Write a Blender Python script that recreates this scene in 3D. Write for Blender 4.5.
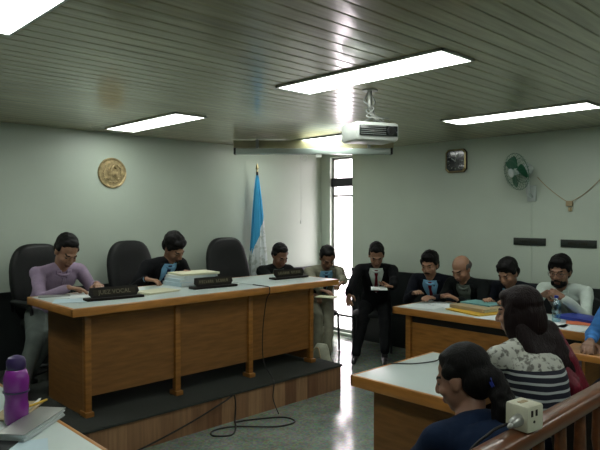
import bpy, bmesh, math, random
from mathutils import Vector, Matrix, noise
from mathutils.bvhtree import BVHTree
V = Vector; R = math.radians; PI = math.pi
random.seed(7)
for o in list(bpy.data.objects): bpy.data.objects.remove(o)
scene = bpy.context.scene; COL = scene.collection

# ------------------------------------------------------------------ camera, world, sun, exposure
cd = bpy.data.cameras.new('camera'); cam = bpy.data.objects.new('camera', cd); COL.objects.link(cam)
cam.location = (0, 0, 1.6); cam.rotation_euler = (R(88.893), 0, R(45.945 - 90))
cd.sensor_width = 36; cd.lens = 35.7; cd.clip_start = .05
scene.camera = cam
w = bpy.data.worlds.new('world'); scene.world = w; w.use_nodes = True
w.node_tree.nodes['Background'].inputs[0].default_value = (1, .86, .92, 1)
w.node_tree.nodes['Background'].inputs[1].default_value = 4.6
sd = bpy.data.lights.new('sun', 'SUN'); sun = bpy.data.objects.new('sun', sd); COL.objects.link(sun)
sd.energy = 5; sd.angle = R(1.5); sd.color = (1, .93, .92)
sun.rotation_euler = V((-.50, -.16, -.85)).to_track_quat('-Z', 'Y').to_euler()
LAMP = 5.5
scene.view_settings.view_transform = 'Standard'; scene.view_settings.look = 'None'
scene.view_settings.gamma = 1; scene.view_settings.exposure = 0.97
scene.view_settings.use_curve_mapping = False

# ------------------------------------------------------------------ materials
def mat(name, col, rough=.6, metal=0, emit=None, es=0, trans=0, spec=.5, var=0, vscale=8, bump=0, bscale=60, stretch=(1, 1, 1), alpha=1, coat=0):
    m = bpy.data.materials.new(name); m.use_nodes = True; nt = m.node_tree; b = nt.nodes['Principled BSDF']
    b.inputs['Roughness'].default_value = rough; b.inputs['Metallic'].default_value = metal
    b.inputs['Transmission Weight'].default_value = trans; b.inputs['Specular IOR Level'].default_value = spec
    b.inputs['Coat Weight'].default_value = coat; b.inputs['Alpha'].default_value = alpha
    b.inputs['Base Color'].default_value = (*col, 1)
    if emit: b.inputs['Emission Color'].default_value = (*emit, 1); b.inputs['Emission Strength'].default_value = es
    tc = nt.nodes.new('ShaderNodeTexCoord'); mp = nt.nodes.new('ShaderNodeMapping'); mp.inputs['Scale'].default_value = stretch
    nt.links.new(tc.outputs['Object'], mp.inputs[0])
    if var:
        n = nt.nodes.new('ShaderNodeTexNoise'); n.inputs['Scale'].default_value = vscale; n.inputs['Detail'].default_value = 5
        nt.links.new(mp.outputs[0], n.inputs['Vector'])
        r = nt.nodes.new('ShaderNodeValToRGB'); r.color_ramp.elements[0].position = .3; r.color_ramp.elements[1].position = .7
        r.color_ramp.elements[0].color = (*[c * (1 - var) for c in col], 1); r.color_ramp.elements[1].color = (*[min(1, c * (1 + var)) for c in col], 1)
        nt.links.new(n.outputs[0], r.inputs[0]); nt.links.new(r.outputs[0], b.inputs['Base Color'])
    if bump:
        n2 = nt.nodes.new('ShaderNodeTexNoise'); n2.inputs['Scale'].default_value = bscale; n2.inputs['Detail'].default_value = 3
        nt.links.new(mp.outputs[0], n2.inputs['Vector'])
        bp = nt.nodes.new('ShaderNodeBump'); bp.inputs['Strength'].default_value = bump; bp.inputs['Distance'].default_value = .01
        nt.links.new(n2.outputs[0], bp.inputs['Height']); nt.links.new(bp.outputs[0], b.inputs['Normal'])
    return m
M = {}
def mk(k, *a, **kw): M[k] = mat(k, *a, **kw); return M[k]
mk('wall', (.485, .56, .475), .42, var=.05, vscale=1.5, bump=.08, bscale=90)
mk('wainscot', (.016, .02, .02), .4, var=.3, vscale=6, stretch=(1, 1, .2))
mk('wood', (.30, .13, .028), .38, var=.28, vscale=7, stretch=(1, 1, 6), coat=.15)
mk('woodh', (.36, .175, .065), .35, var=.28, vscale=8, stretch=(.5, .5, 8), coat=.2)
mk('wood_edge', (.46, .20, .045), .35, var=.22, vscale=6, stretch=(1, 1, 5), coat=.2)
mk('panel', (.22, .10, .027), .4, var=.2, vscale=10, stretch=(.6, .6, 5), coat=.1)
mk('rail', (.13, .045, .016), .32, var=.35, vscale=7, stretch=(.3, 6, 6), coat=.2)
mk('darkwood', (.012, .009, .007), .5, spec=.2, var=.4, vscale=10, stretch=(.3, 3, 3))
mk('laminate', (.50, .58, .56), .3, var=.03, vscale=3)
mk('carpet', (.028, .032, .027), .95, var=.3, vscale=120, bump=.3, bscale=200)
mk('black', (.006, .007, .007), .5, spec=.3, bump=.1, bscale=40)
mk('blackcloth', (.010, .013, .014), .85, bump=.25, bscale=90)
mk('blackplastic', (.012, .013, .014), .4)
mk('chrome', (.5, .52, .52), .25, metal=1)
mk('greymetal', (.35, .36, .34), .4, metal=.6)
mk('white', (.62, .66, .62), .4)
mk('ivory', (.58, .58, .45), .4, var=.08, vscale=20)
mk('paper', (.68, .74, .74), .7)
mk('paperblue', (.50, .64, .70), .7)
mk('papercream', (.66, .66, .48), .7)
mk('tan', (.38, .30, .17), .7, var=.1)
mk('yellow', (.58, .36, .03), .6)
mk('blue', (.02, .04, .30), .5)
mk('teal', (.16, .36, .36), .6)
mk('orange', (.62, .16, .06), .6)
mk('gold', (.42, .33, .17), .45, metal=.35, var=.35, vscale=30, bump=.3, bscale=60)
mk('brass', (.40, .33, .17), .35, metal=.7)
mk('blackboard', (.012, .018, .013), .5)
mk('dimgold', (.03, .026, .014), .6, spec=.2)
mk('lettering', (.16, .14, .08), .6)
mk('cable', (.01, .01, .01), .5)
mk('purple', (.22, .022, .27), .25, coat=.5)
mk('purpledark', (.035, .018, .09), .4)
mk('lampframe', (.7, .74, .7), .4)
mk('lamp', (.8, .8, .8), .5, emit=(.955, 1.0, .94), es=LAMP)
mk('screenwhite', (.42, .50, .46), .15, coat=.5)
mk('fangreen', (.006, .09, .04), .35)
mk('fangrille', (.03, .12, .07), .4)
mk('fanwhite', (.42, .48, .46), .4)
mk('clockface', (.01, .014, .016), .15, coat=.5)
mk('sneaker', (.40, .42, .32), .8, var=.25, vscale=9)
mk('grout', (.02, .02, .018), .9)
def skin(k, c): return mk(k, c, .5, var=.08, vscale=25)
skin('skin', (.24, .125, .075)); skin('skinlight', (.31, .165, .10)); skin('skinf', (.27, .14, .09))
mk('lip', (.22, .075, .055), .5); mk('lipm', (.18, .075, .05), .5)
mk('hair', (.004, .0036, .0036), .6, spec=.18, bump=.35, bscale=70, stretch=(3, 3, .4))
mk('hairred', (.009, .0035, .004), .5, spec=.2, bump=.5, bscale=60, stretch=(3, 3, .15))
mk('hairwine', (.16, .012, .026), .4, spec=.3, bump=.5, bscale=60, stretch=(3, 3, .15))
mk('hairgrey', (.06, .055, .05), .6, bump=.8, bscale=70)
mk('eye', (.10, .09, .08), .6, spec=.2); mk('iris', (.01, .007, .005), .2)
def cloth(k, c, v=.12): return mk(k, c, .9, spec=.2, var=v, vscale=14, bump=.25, bscale=35)
cloth('suitblack', (.005, .0055, .007)); cloth('suitnavy', (.005, .0065, .012)); cloth('suitgrey', (.20, .20, .145)); cloth('suitdark', (.006, .008, .008))
cloth('shirtlilac', (.31, .24, .34)); cloth('shirtwhite', (.52, .60, .55)); cloth('shirtblue', (.19, .42, .62)); cloth('shirtgrey', (.10, .12, .10))
cloth('trousergrey', (.10, .12, .11)); cloth('trouserblack', (.005, .006, .007)); cloth('trousernavy', (.01, .014, .03))
cloth('tiered', (.11, .006, .014)); cloth('tienavy', (.015, .02, .07)); cloth('navyjacket', (.007, .017, .045)); cloth('shirtroyal', (.05, .19, .48), .5)
mk('shoe', (.008, .008, .008), .3); mk('lens', (.02, .02, .02), .1, spec=.8)

# floor: worn greenish terrazzo, glossy
def floor_mat():
    m = mat('floor', (.17, .21, .18), .13, bump=.03, bscale=5); nt = m.node_tree; b = nt.nodes['Principled BSDF']
    tc = nt.nodes.new('ShaderNodeTexCoord')
    n = nt.nodes.new('ShaderNodeTexNoise'); n.inputs['Scale'].default_value = 3; n.inputs['Detail'].default_value = 8; n.inputs['Roughness'].default_value = .7
    vo = nt.nodes.new('ShaderNodeTexVoronoi'); vo.inputs['Scale'].default_value = 60
    br = nt.nodes.new('ShaderNodeTexBrick'); br.offset = 0; br.inputs['Scale'].default_value = 1
    br.inputs['Brick Width'].default_value = .3; br.inputs['Row Height'].default_value = .3; br.inputs['Mortar Size'].default_value = .003
    br.inputs['Color1'].default_value = (1, 1, 1, 1); br.inputs['Color2'].default_value = (.93, .93, .93, 1); br.inputs['Mortar'].default_value = (.80, .80, .78, 1)
    for q in (n, vo, br): nt.links.new(tc.outputs['Object'], q.inputs['Vector'])
    r = nt.nodes.new('ShaderNodeValToRGB'); r.color_ramp.elements[0].position = .35; r.color_ramp.elements[1].position = .68
    r.color_ramp.elements[0].color = (.16, .20, .165, 1); r.color_ramp.elements[1].color = (.30, .35, .30, 1)
    nt.links.new(n.outputs[0], r.inputs[0])
    mx = nt.nodes.new('ShaderNodeMixRGB'); mx.blend_type = 'MULTIPLY'; mx.inputs[0].default_value = 1
    nt.links.new(r.outputs[0], mx.inputs[1]); nt.links.new(br.outputs[0], mx.inputs[2])
    mx2 = nt.nodes.new('ShaderNodeMixRGB'); mx2.blend_type = 'OVERLAY'; mx2.inputs[0].default_value = .25
    nt.links.new(mx.outputs[0], mx2.inputs[1]); nt.links.new(vo.outputs['Color'], mx2.inputs[2])
    nt.links.new(mx2.outputs[0], b.inputs['Base Color']); return m
M['floor'] = floor_mat()
# ceiling: glossy olive slats, tone changes from slat to slat
def ceil_mat():
    m = mat('ceiling', (.1, .1, .07), .36, coat=1.0); nt = m.node_tree; b = nt.nodes['Principled BSDF']
    b.inputs['Coat Roughness'].default_value = .13
    tc = nt.nodes.new('ShaderNodeTexCoord'); sx = nt.nodes.new('ShaderNodeSeparateXYZ'); nt.links.new(tc.outputs['Object'], sx.inputs[0])
    mm = nt.nodes.new('ShaderNodeMath'); mm.operation = 'DIVIDE'; mm.inputs[1].default_value = .1; nt.links.new(sx.outputs['Y'], mm.inputs[0])
    fl = nt.nodes.new('ShaderNodeMath'); fl.operation = 'FLOOR'; nt.links.new(mm.outputs[0], fl.inputs[0])
    wn = nt.nodes.new('ShaderNodeTexWhiteNoise'); wn.noise_dimensions = '1D'; nt.links.new(fl.outputs[0], wn.inputs['W'])
    r = nt.nodes.new('ShaderNodeValToRGB'); r.color_ramp.elements[0].color = (.35, .325, .19, 1); r.color_ramp.elements[1].color = (.44, .41, .25, 1)
    nt.links.new(wn.outputs['Value'], r.inputs[0])
    mp = nt.nodes.new('ShaderNodeMapping'); mp.inputs['Scale'].default_value = (.8, 14, 1); nt.links.new(tc.outputs['Object'], mp.inputs[0])
    n = nt.nodes.new('ShaderNodeTexNoise'); n.inputs['Scale'].default_value = 3; n.inputs['Detail'].default_value = 6; nt.links.new(mp.outputs[0], n.inputs['Vector'])
    mx = nt.nodes.new('ShaderNodeMixRGB'); mx.blend_type = 'OVERLAY'; mx.inputs[0].default_value = .55
    nt.links.new(r.outputs[0], mx.inputs[1]); nt.links.new(n.outputs[0], mx.inputs[2]); nt.links.new(mx.outputs[0], b.inputs['Base Color'])
    return m
M['ceiling'] = ceil_mat()
# platform riser: vertical boards of unequal brown
def riser_mat():
    m = mat('riser', (.2, .12, .06), .5); nt = m.node_tree; b = nt.nodes['Principled BSDF']
    tc = nt.nodes.new('ShaderNodeTexCoord'); sx = nt.nodes.new('ShaderNodeSeparateXYZ'); nt.links.new(tc.outputs['Object'], sx.inputs[0])
    ad = nt.nodes.new('ShaderNodeMath'); ad.operation = 'ADD'; nt.links.new(sx.outputs['X'], ad.inputs[0]); nt.links.new(sx.outputs['Y'], ad.inputs[1])
    mm = nt.nodes.new('ShaderNodeMath'); mm.operation = 'DIVIDE'; mm.inputs[1].default_value = .13; nt.links.new(ad.outputs[0], mm.inputs[0])
    fl = nt.nodes.new('ShaderNodeMath'); fl.operation = 'FLOOR'; nt.links.new(mm.outputs[0], fl.inputs[0])
    wn = nt.nodes.new('ShaderNodeTexWhiteNoise'); wn.noise_dimensions = '1D'; nt.links.new(fl.outputs[0], wn.inputs['W'])
    r = nt.nodes.new('ShaderNodeValToRGB'); r.color_ramp.elements[0].color = (.16, .075, .035, 1); r.color_ramp.elements[1].color = (.33, .19, .095, 1)
    nt.links.new(wn.outputs['Value'], r.inputs[0])
    mp = nt.nodes.new('ShaderNodeMapping'); mp.inputs['Scale'].default_value = (14, 14, 1); nt.links.new(tc.outputs['Object'], mp.inputs[0])
    n = nt.nodes.new('ShaderNodeTexNoise'); n.inputs['Scale'].default_value = 2.5; n.inputs['Detail'].default_value = 5; nt.links.new(mp.outputs[0], n.inputs['Vector'])
    mx = nt.nodes.new('ShaderNodeMixRGB'); mx.blend_type = 'OVERLAY'; mx.inputs[0].default_value = .6
    nt.links.new(r.outputs[0], mx.inputs[1]); nt.links.new(n.outputs[0], mx.inputs[2]); nt.links.new(mx.outputs[0], b.inputs['Base Color']); return m
M['riser'] = riser_mat()
def thin_glass(name, col, tr=.85):
    m = bpy.data.materials.new(name); m.use_nodes = True; nt = m.node_tree; nt.nodes.remove(nt.nodes['Principled BSDF']); out = nt.nodes['Material Output']
    t = nt.nodes.new('ShaderNodeBsdfTransparent'); t.inputs[0].default_value = (*col, 1)
    g = nt.nodes.new('ShaderNodeBsdfGlossy'); g.inputs['Roughness'].default_value = .08; g.inputs[0].default_value = (.8, .9, .95, 1)
    x = nt.nodes.new('ShaderNodeMixShader'); x.inputs[0].default_value = 1 - tr
    nt.links.new(t.outputs[0], x.inputs[1]); nt.links.new(g.outputs[0], x.inputs[2]); nt.links.new(x.outputs[0], out.inputs[0]); return m
M['glass'] = thin_glass('glass', (.97, .98, .98), .94); M['petblue'] = thin_glass('petblue', (.55, .78, .85), .75)
# striped / lace blouse: pattern by height along the garment
def stripe_mat():
    m = mat('stripes', (.02, .02, .03), .8); nt = m.node_tree; b = nt.nodes['Principled BSDF']
    tc = nt.nodes.new('ShaderNodeTexCoord'); sx = nt.nodes.new('ShaderNodeSeparateXYZ'); nt.links.new(tc.outputs['Object'], sx.inputs[0])
    n = nt.nodes.new('ShaderNodeTexNoise'); n.inputs['Scale'].default_value = 4; nt.links.new(tc.outputs['Object'], n.inputs['Vector'])
    a = nt.nodes.new('ShaderNodeMath'); a.operation = 'MULTIPLY_ADD'; a.inputs[1].default_value = .03; nt.links.new(n.outputs[0], a.inputs[0]); nt.links.new(sx.outputs['Z'], a.inputs[2])
    s = nt.nodes.new('ShaderNodeMath'); s.operation = 'MULTIPLY'; s.inputs[1].default_value = 1 / .034; nt.links.new(a.outputs[0], s.inputs[0])
    fr = nt.nodes.new('ShaderNodeMath'); fr.operation = 'FRACT'; nt.links.new(s.outputs[0], fr.inputs[0])
    g = nt.nodes.new('ShaderNodeMath'); g.operation = 'GREATER_THAN'; g.inputs[1].default_value = .68; nt.links.new(fr.outputs[0], g.inputs[0])
    mx = nt.nodes.new('ShaderNodeMixRGB'); nt.links.new(g.outputs[0], mx.inputs[0]); mx.inputs[1].default_value = (.006, .008, .02, 1); mx.inputs[2].default_value = (.42, .46, .46, 1)
    vo = nt.nodes.new('ShaderNodeTexNoise'); vo.inputs['Scale'].default_value = 45; vo.inputs['Detail'].default_value = 4; nt.links.new(tc.outputs['Object'], vo.inputs['Vector'])
    r = nt.nodes.new('ShaderNodeValToRGB'); r.color_ramp.elements[0].position = .50; r.color_ramp.elements[1].position = .60
    r.color_ramp.elements[0].color = (.52, .54, .48, 1); r.color_ramp.elements[1].color = (.16, .16, .14, 1); nt.links.new(vo.outputs[0], r.inputs[0])
    t = nt.nodes.new('ShaderNodeMath'); t.operation = 'GREATER_THAN'; t.inputs[1].default_value = LACE; nt.links.new(sx.outputs['Z'], t.inputs[0])
    m2 = nt.nodes.new('ShaderNodeMixRGB'); nt.links.new(t.outputs[0], m2.inputs[0]); nt.links.new(mx.outputs[0], m2.inputs[1]); nt.links.new(r.outputs[0], m2.inputs[2])
    nt.links.new(m2.outputs[0], b.inputs['Base Color']); return m
LACE = .915
M['stripes'] = stripe_mat()
def flag_mat():
    m = mat('flag', (.3, .5, .7), .8); nt = m.node_tree; b = nt.nodes['Principled BSDF']
    tc = nt.nodes.new('ShaderNodeTexCoord'); sx = nt.nodes.new('ShaderNodeSeparateXYZ'); nt.links.new(tc.outputs['Object'], sx.inputs[0])
    a = nt.nodes.new('ShaderNodeMath'); a.operation = 'MULTIPLY_ADD'; a.inputs[1].default_value = -2.6; nt.links.new(sx.outputs['X'], a.inputs[0]); nt.links.new(sx.outputs['Z'], a.inputs[2])
    g = nt.nodes.new('ShaderNodeMath'); g.operation = 'GREATER_THAN'; g.inputs[1].default_value = 1.40; nt.links.new(a.outputs[0], g.inputs[0])
    n = nt.nodes.new('ShaderNodeTexNoise'); n.inputs['Scale'].default_value = 22; nt.links.new(tc.outputs['Object'], n.inputs['Vector'])
    r = nt.nodes.new('ShaderNodeValToRGB'); r.color_ramp.elements[0].position = .42; r.color_ramp.elements[1].position = .5
    r.color_ramp.elements[0].color = (.50, .56, .53, 1); r.color_ramp.elements[1].color = (.70, .76, .76, 1); nt.links.new(n.outputs[0], r.inputs[0])
    mx = nt.nodes.new('ShaderNodeMixRGB'); nt.links.new(g.outputs[0], mx.inputs[0]); nt.links.new(r.outputs[0], mx.inputs[1]); mx.inputs[2].default_value = (.04, .34, .62, 1)
    nt.links.new(mx.outputs[0], b.inputs['Base Color']); return m
M['flag'] = flag_mat()

# ------------------------------------------------------------------ mesh helpers
def basis(d, hint=V((0, 0, 1))):
    d = V(d).normalized()
    if abs(d.dot(hint)) > .95: hint = V((1, 0, 0))
    x = hint.cross(d).normalized(); y = d.cross(x); return x, y, d
class MB:
    def __init__(s): s.v = []; s.f = []; s.m = []; s.mi = 0
    def add(s, vs, fs):
        k = len(s.v); s.v += [V(v) for v in vs]; s.f += [tuple(i + k for i in f) for f in fs]; s.m += [s.mi] * len(fs); return s
    def box(s, a, b, mtx=None, bev=0):
        x0, y0, z0 = a; x1, y1, z1 = b
        if bev:
            bm = bmesh.new(); bmesh.ops.create_cube(bm, size=1)
            for v in bm.verts: v.co = V(((x0 + x1) / 2 + v.co.x * (x1 - x0), (y0 + y1) / 2 + v.co.y * (y1 - y0), (z0 + z1) / 2 + v.co.z * (z1 - z0)))
            bmesh.ops.bevel(bm, geom=bm.edges[:], offset=bev, segments=2, affect='EDGES', profile=.5)
            bm.verts.index_update(); vs = [v.co.copy() for v in bm.verts]; fs = [[v.index for v in f.verts] for f in bm.faces]; bm.free()
        else:
            vs = [V(p) for p in ((x0, y0, z0), (x1, y0, z0), (x1, y1, z0), (x0, y1, z0), (x0, y0, z1), (x1, y0, z1), (x1, y1, z1), (x0, y1, z1))]
            fs = [(0, 3, 2, 1), (4, 5, 6, 7), (0, 1, 5, 4), (1, 2, 6, 5), (2, 3, 7, 6), (3, 0, 4, 7)]
        if mtx: vs = [mtx @ v for v in vs]
        return s.add(vs, fs)
    def loft(s, rings, cap=True):
        n = len(rings[0]); vs = [p for r in rings for p in r]; fs = []
        for i in range(len(rings) - 1):
            for j in range(n):
                a = i * n + j; b = i * n + (j + 1) % n; fs.append((a, b, b + n, a + n))
        if cap: fs.append(tuple(reversed(range(n)))); fs.append(tuple(range((len(rings) - 1) * n, len(rings) * n)))
        return s.add(vs, fs)
    def cyl(s, p0, p1, r0, r1=None, n=16):
        r1 = r0 if r1 is None else r1; p0 = V(p0); p1 = V(p1); x, y, d = basis(p1 - p0)
        ring = lambda p, r: [p + (x * math.cos(2 * PI * k / n) + y * math.sin(2 * PI * k / n)) * r for k in range(n)]
        return s.loft([ring(p0, r0), ring(p1, r1)])
    def ell(s, c, r, mtx=None, n=16, m=10):
        c = V(c); r = (r, r, r) if not hasattr(r, '__len__') else r; rings = []
        for i in range(1, m):
            t = PI * i / m; rings.append([V((r[0] * math.sin(t) * math.cos(2 * PI * k / n), r[1] * math.sin(t) * math.sin(2 * PI * k / n), -r[2] * math.cos(t))) for k in range(n)])
        vs = [p for q in rings for p in q] + [V((0, 0, -r[2])), V((0, 0, r[2]))]; a = len(vs) - 2; fs = []
        for i in range(m - 2):
            for j in range(n): fs.append((i * n + j, i * n + (j + 1) % n, (i + 1) * n + (j + 1) % n, (i + 1) * n + j))
        for j in range(n): fs.append((a, (j + 1) % n, j)); fs.append((a + 1, (m - 2) * n + j, (m - 2) * n + (j + 1) % n))
        vs = [((mtx @ (v + c)) if mtx else v + c) for v in vs]
        return s.add(vs, fs)
    def cap(s, p0, p1, r0, r1=None, n=14):      # closed capsule
        r1 = r0 if r1 is None else r1; p0 = V(p0); p1 = V(p1)
        if (p1 - p0).length < 1e-5: return s.ell(p0, r0)
        x, y, d = basis(p1 - p0); rings = []
        ring = lambda p, r: [p + (x * math.cos(2 * PI * k / n) + y * math.sin(2 * PI * k / n)) * r for k in range(n)]
        for a in (80, 55, 28, 0): rings.append(ring(p0 - d * r0 * math.sin(R(a)), r0 * math.cos(R(a))))
        for a in (0, 28, 55, 80): rings.append(ring(p1 + d * r1 * math.sin(R(a)), r1 * math.cos(R(a))))
        return s.loft(rings)
    def chain(s, pts, rs):
        for i in range(len(pts) - 1): s.cap(pts[i], pts[i + 1], rs[i], rs[i + 1])
        return s
    def tube(s, pts, r, n=8):
        pts = [V(p) for p in pts]; rings = []; x = None
        for i, p in enumerate(pts):
            d = (pts[min(i + 1, len(pts) - 1)] - pts[max(i - 1, 0)]).normalized()
            if x is None: x = basis(d)[0]
            x = (x - d * x.dot(d)).normalized(); y = d.cross(x)
            rings.append([p + (x * math.cos(2 * PI * k / n) + y * math.sin(2 * PI * k / n)) * r for k in range(n)])
        return s.loft(rings)
    def lathe(s, prof, c=(0, 0, 0), n=28, mtx=None):
        c = V(c); rings = [[V((r * math.cos(2 * PI * k / n), r * math.sin(2 * PI * k / n), z)) for k in range(n)] for r, z in prof]
        rings = [[(mtx @ p if mtx else p) + c for p in q] for q in rings]; return s.loft(rings)
    def prism(s, poly, h0, h1, mtx=None):       # polygon in xy extruded in z
        n = len(poly); vs = [V((x, y, h0)) for x, y in poly] + [V((x, y, h1)) for x, y in poly]
        fs = [tuple(reversed(range(n))), tuple(range(n, 2 * n))] + [(i, (i + 1) % n, n + (i + 1) % n, n + i) for i in range(n)]
        if mtx: vs = [mtx @ v for v in vs]
        return s.add(vs, fs)
    def build(s, name, mats, parent=None, smooth=False, world=False, auto=True):
        me = bpy.data.meshes.new(name); off = woff(parent) if (parent and world) else V((0, 0, 0))
        me.from_pydata([v - off for v in s.v], [], s.f); 
        for m_ in (mats if isinstance(mats, (list, tuple)) else [mats]): me.materials.append(M[m_] if isinstance(m_, str) else m_)
        bm = bmesh.new(); bm.from_mesh(me); bmesh.ops.recalc_face_normals(bm, faces=bm.faces[:]); bm.to_mesh(me); bm.free()
        if isinstance(mats, (list, tuple)):
            for p, i in zip(me.polygons, s.m): p.material_index = i
        if smooth: me.shade_smooth()
        elif auto: me.shade_smooth(); me.set_sharp_from_angle(angle=R(32))
        o = bpy.data.objects.new(name, me); COL.objects.link(o)
        if parent: o.parent = parent
        return o
def woff(p_):
    v = V((0, 0, 0))
    while p_: v += V(p_.location); p_ = p_.parent
    return v
def tag(o, label, cat, group=None, kind=None):
    o['label'] = label; o['category'] = cat
    if group: o['group'] = group
    if kind: o['kind'] = kind
    return o
def thing(name, label, cat, loc=(0, 0, 0), rz=0, group=None):
    o = bpy.data.objects.new(name, None); o.empty_display_size = .1; COL.objects.link(o); o.location = loc; o.rotation_euler = (0, 0, rz)
    return tag(o, label, cat, group)
def struct(o): o['kind'] = 'structure'; return o
def dup(root, loc, rz, label, group=None):
    def cp(o, par):
        c = o.copy(); COL.objects.link(c); c.parent = par
        for ch in [q for q in bpy.data.objects if q.parent == o and q != c]: cp(ch, c)
        return c
    r = cp(root, None); r.location = loc; r.rotation_euler = (0, 0, rz); r['label'] = label
    if group: r['group'] = group
    return r
def spline(pts, n=8):
    pts = [V(p) for p in pts]; out = []
    for i in range(len(pts) - 1):
        p0 = pts[max(i - 1, 0)]; p1 = pts[i]; p2 = pts[i + 1]; p3 = pts[min(i + 2, len(pts) - 1)]
        for k in range(n):
            t = k / n; out.append(.5 * ((2 * p1) + (p2 - p0) * t + (2 * p0 - 5 * p1 + 4 * p2 - p3) * t * t + (3 * p1 - p0 - 3 * p2 + p3) * t ** 3))
    return out + [pts[-1]]

# ------------------------------------------------------------------ room shell
X0, X1, Y0, Y1, HC = -2.4, 5.8, -2.6, 5.58, 2.4
struct(MB().box((X0 - .2, Y0 - .2, -.12), (X1 + .3, Y1 + .2, 0)).build('floor', 'floor'))
c = MB(); y = Y0; P = []
while y < Y1:                                   # rounded slats with a groove between them
    P += [(y, HC + .004), (y + .004, HC + .004), (y + .009, HC + .0006), (y + .055, HC), (y + .095, HC + .0006)]; y += .1
P.append((Y1 + .1, HC + .002))
vs = [V((X0 - .1, a, b)) for a, b in P] + [V((X1 + .1, a, b)) for a, b in P]; n = len(P)
c.add(vs, [(i, i + 1, n + i + 1, n + i) for i in range(n - 1)]); c.box((X0 - .2, Y0 - .2, HC + .02), (X1 + .3, Y1 + .2, HC + .12))
struct(c.build('ceiling', 'ceiling'))
struct(MB().box((X0 - .15, Y1, 0), (X1 + .15, Y1 + .15, HC + .02)).build('wall_front', 'wall'))
struct(MB().box((X0 - .15, Y0, 0), (X0, Y1, HC + .02)).build('wall_left', 'wall'))
struct(MB().box((X0 - .15, Y0 - .15, 0), (X1 + .15, Y0, HC + .02)).build('wall_back', 'wall'))
WY0, WY1, WZ0, WZ1 = 5.03, 5.42, .04, 2.34
wr = MB().box((X1, Y0, 0), (X1 + .15, WY0, HC + .02)).box((X1, WY1, 0), (X1 + .15, Y1, HC + .02)).box((X1, WY0, 0), (X1 + .15, WY1, WZ0)).box((X1, WY0, WZ1), (X1 + .15, WY1, HC + .02))
struct(wr.build('wall_right', 'wall'))
# dark dado along the walls
t = MB().box((X0, Y1 - .018, 0), (X1 - .018, Y1, .88)).box((X0, Y1 - .028, .88), (X1 - .028, Y1, .905))
struct(t.build('trim_1', 'wainscot'))
t = MB().box((X1 - .018, Y0, 0), (X1, WY0 - .01, .88)).box((X1 - .028, Y0, .88), (X1, WY0 - .01, .905))
struct(t.build('trim_2', 'wainscot'))
struct(MB().box((X1 - .018, WY1 + .01, 0), (X1, Y1 - .018, .88)).box((X1 - .028, WY1 + .01, .88), (X1, Y1 - .028, .905)).build('trim_3', 'wainscot'))
# narrow window in the right wall beside the corner
wf = MB()
for a, b in (((X1 + .05, WY0, WZ0), (X1 + .09, WY0 + .03, WZ1)), ((X1 + .05, WY1 - .03, WZ0), (X1 + .09, WY1, WZ1)), ((X1 + .05, WY0, WZ0), (X1 + .09, WY1, WZ0 + .04)), ((X1 + .05, WY0, WZ1 - .03), (X1 + .09, WY1, WZ1)),
             ((X1 + .05, WY0, 1.82), (X1 + .09, WY1, 1.845)), ((X1 + .05, WY0, .72), (X1 + .09, WY1, .75)), ((X1 + .05, WY0, .24), (X1 + .09, WY1, .27))): wf.box(a, b)
wi = bpy.data.objects.new('window_1', None); COL.objects.link(wi); struct(wi)
wf.build('window_frame', 'greymetal', wi)
MB().box((X1 + .02, WY0 + .002, 1.955), (X1 + .07, WY1 - .002, 2.065)).build('dark_transom', 'blackplastic', wi)
MB().box((X1 + .068, WY0 + .02, WZ0 + .02), (X1 + .072, WY1 - .02, WZ1 - .02)).build('pane', 'glass', wi)

# ------------------------------------------------------------------ platform
pl = thing('raised_platform', 'low dark-carpeted platform with brown board front under the judges bench', 'platform', (1.0, 3.63, 0))
PX0 = .3; PX1 = 4.03; PH = .225
MB().box((PX0, 3.63, 0), (PX1, Y1 - .03, PH - .02)).build('board_riser', 'riser', pl, world=True)
MB().box((PX0 - .01, 3.615, PH - .02), (PX1 + .012, Y1 - .03, PH), bev=.006).build('carpet_top', 'carpet', pl, world=True)

# ------------------------------------------------------------------ judges bench (two desks end to end)
TH = .98
def bench(x0, x1, posts, label, left_end, right_end):
    d = thing('judges_desk', label, 'desk', (x0, 3.77, PH))
    MB().box((x0 + .012, 3.782, TH - .045), (x1 - .012, 4.568, TH), bev=.003).build('desktop', 'laminate', d, world=True)
    e = MB().box((x0, 3.768, TH - .055), (x1, 3.80, TH + .001), bev=.008).box((x0, 4.55, TH - .055), (x1, 4.58, TH + .001), bev=.008)
    if left_end: e.box((x0, 3.769, TH - .0545), (x0 + .03, 4.579, TH + .0005), bev=.008)
    if right_end: e.box((x1 - .03, 3.769, TH - .0545), (x1, 4.579, TH + .0005), bev=.008)
    e.build('edge_band', 'wood_edge', d, world=True)
    for i, px in enumerate(posts):
        MB().box((px - .022, 3.862, PH), (px + .022, 3.91, TH - .055), bev=.003).box((px - .03, 3.84, PH), (px + .03, 3.94, PH + .035), bev=.004).build('post', 'wood', d, world=True)
    a = ([x0 - .127] if not left_end else []) + posts
    for i in range(len(a) - 1):
        MB().box((a[i] + .022, 3.885, PH + .13), (a[i + 1] - .022, 3.905, TH - .09)).build('front_panel', 'panel', d, world=True)
    lo = a[0]
    MB().box((lo, 3.875, TH - .095), (a[-1], 3.91, TH - .055)).build('apron', 'wood', d, world=True)
    if left_end: MB().box((posts[0] - .02, 3.91, PH), (posts[0] + .005, 4.50, TH - .055)).build('side_panel', 'panel', d, world=True)
    if right_end: MB().box((posts[-1] - .005, 3.91, PH + .02), (posts[-1] + .02, 4.50, TH - .055)).build('side_panel', 'panel', d, world=True)
    return d
bench(1.605, 3.292, [1.752, 2.455, 3.165], 'longer judges desk with three posts, left part of the raised bench', True, False)
bench(3.296, 4.16, [3.89], 'shorter judges desk, right end of the raised bench beside the man in grey suit', False, True)

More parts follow.
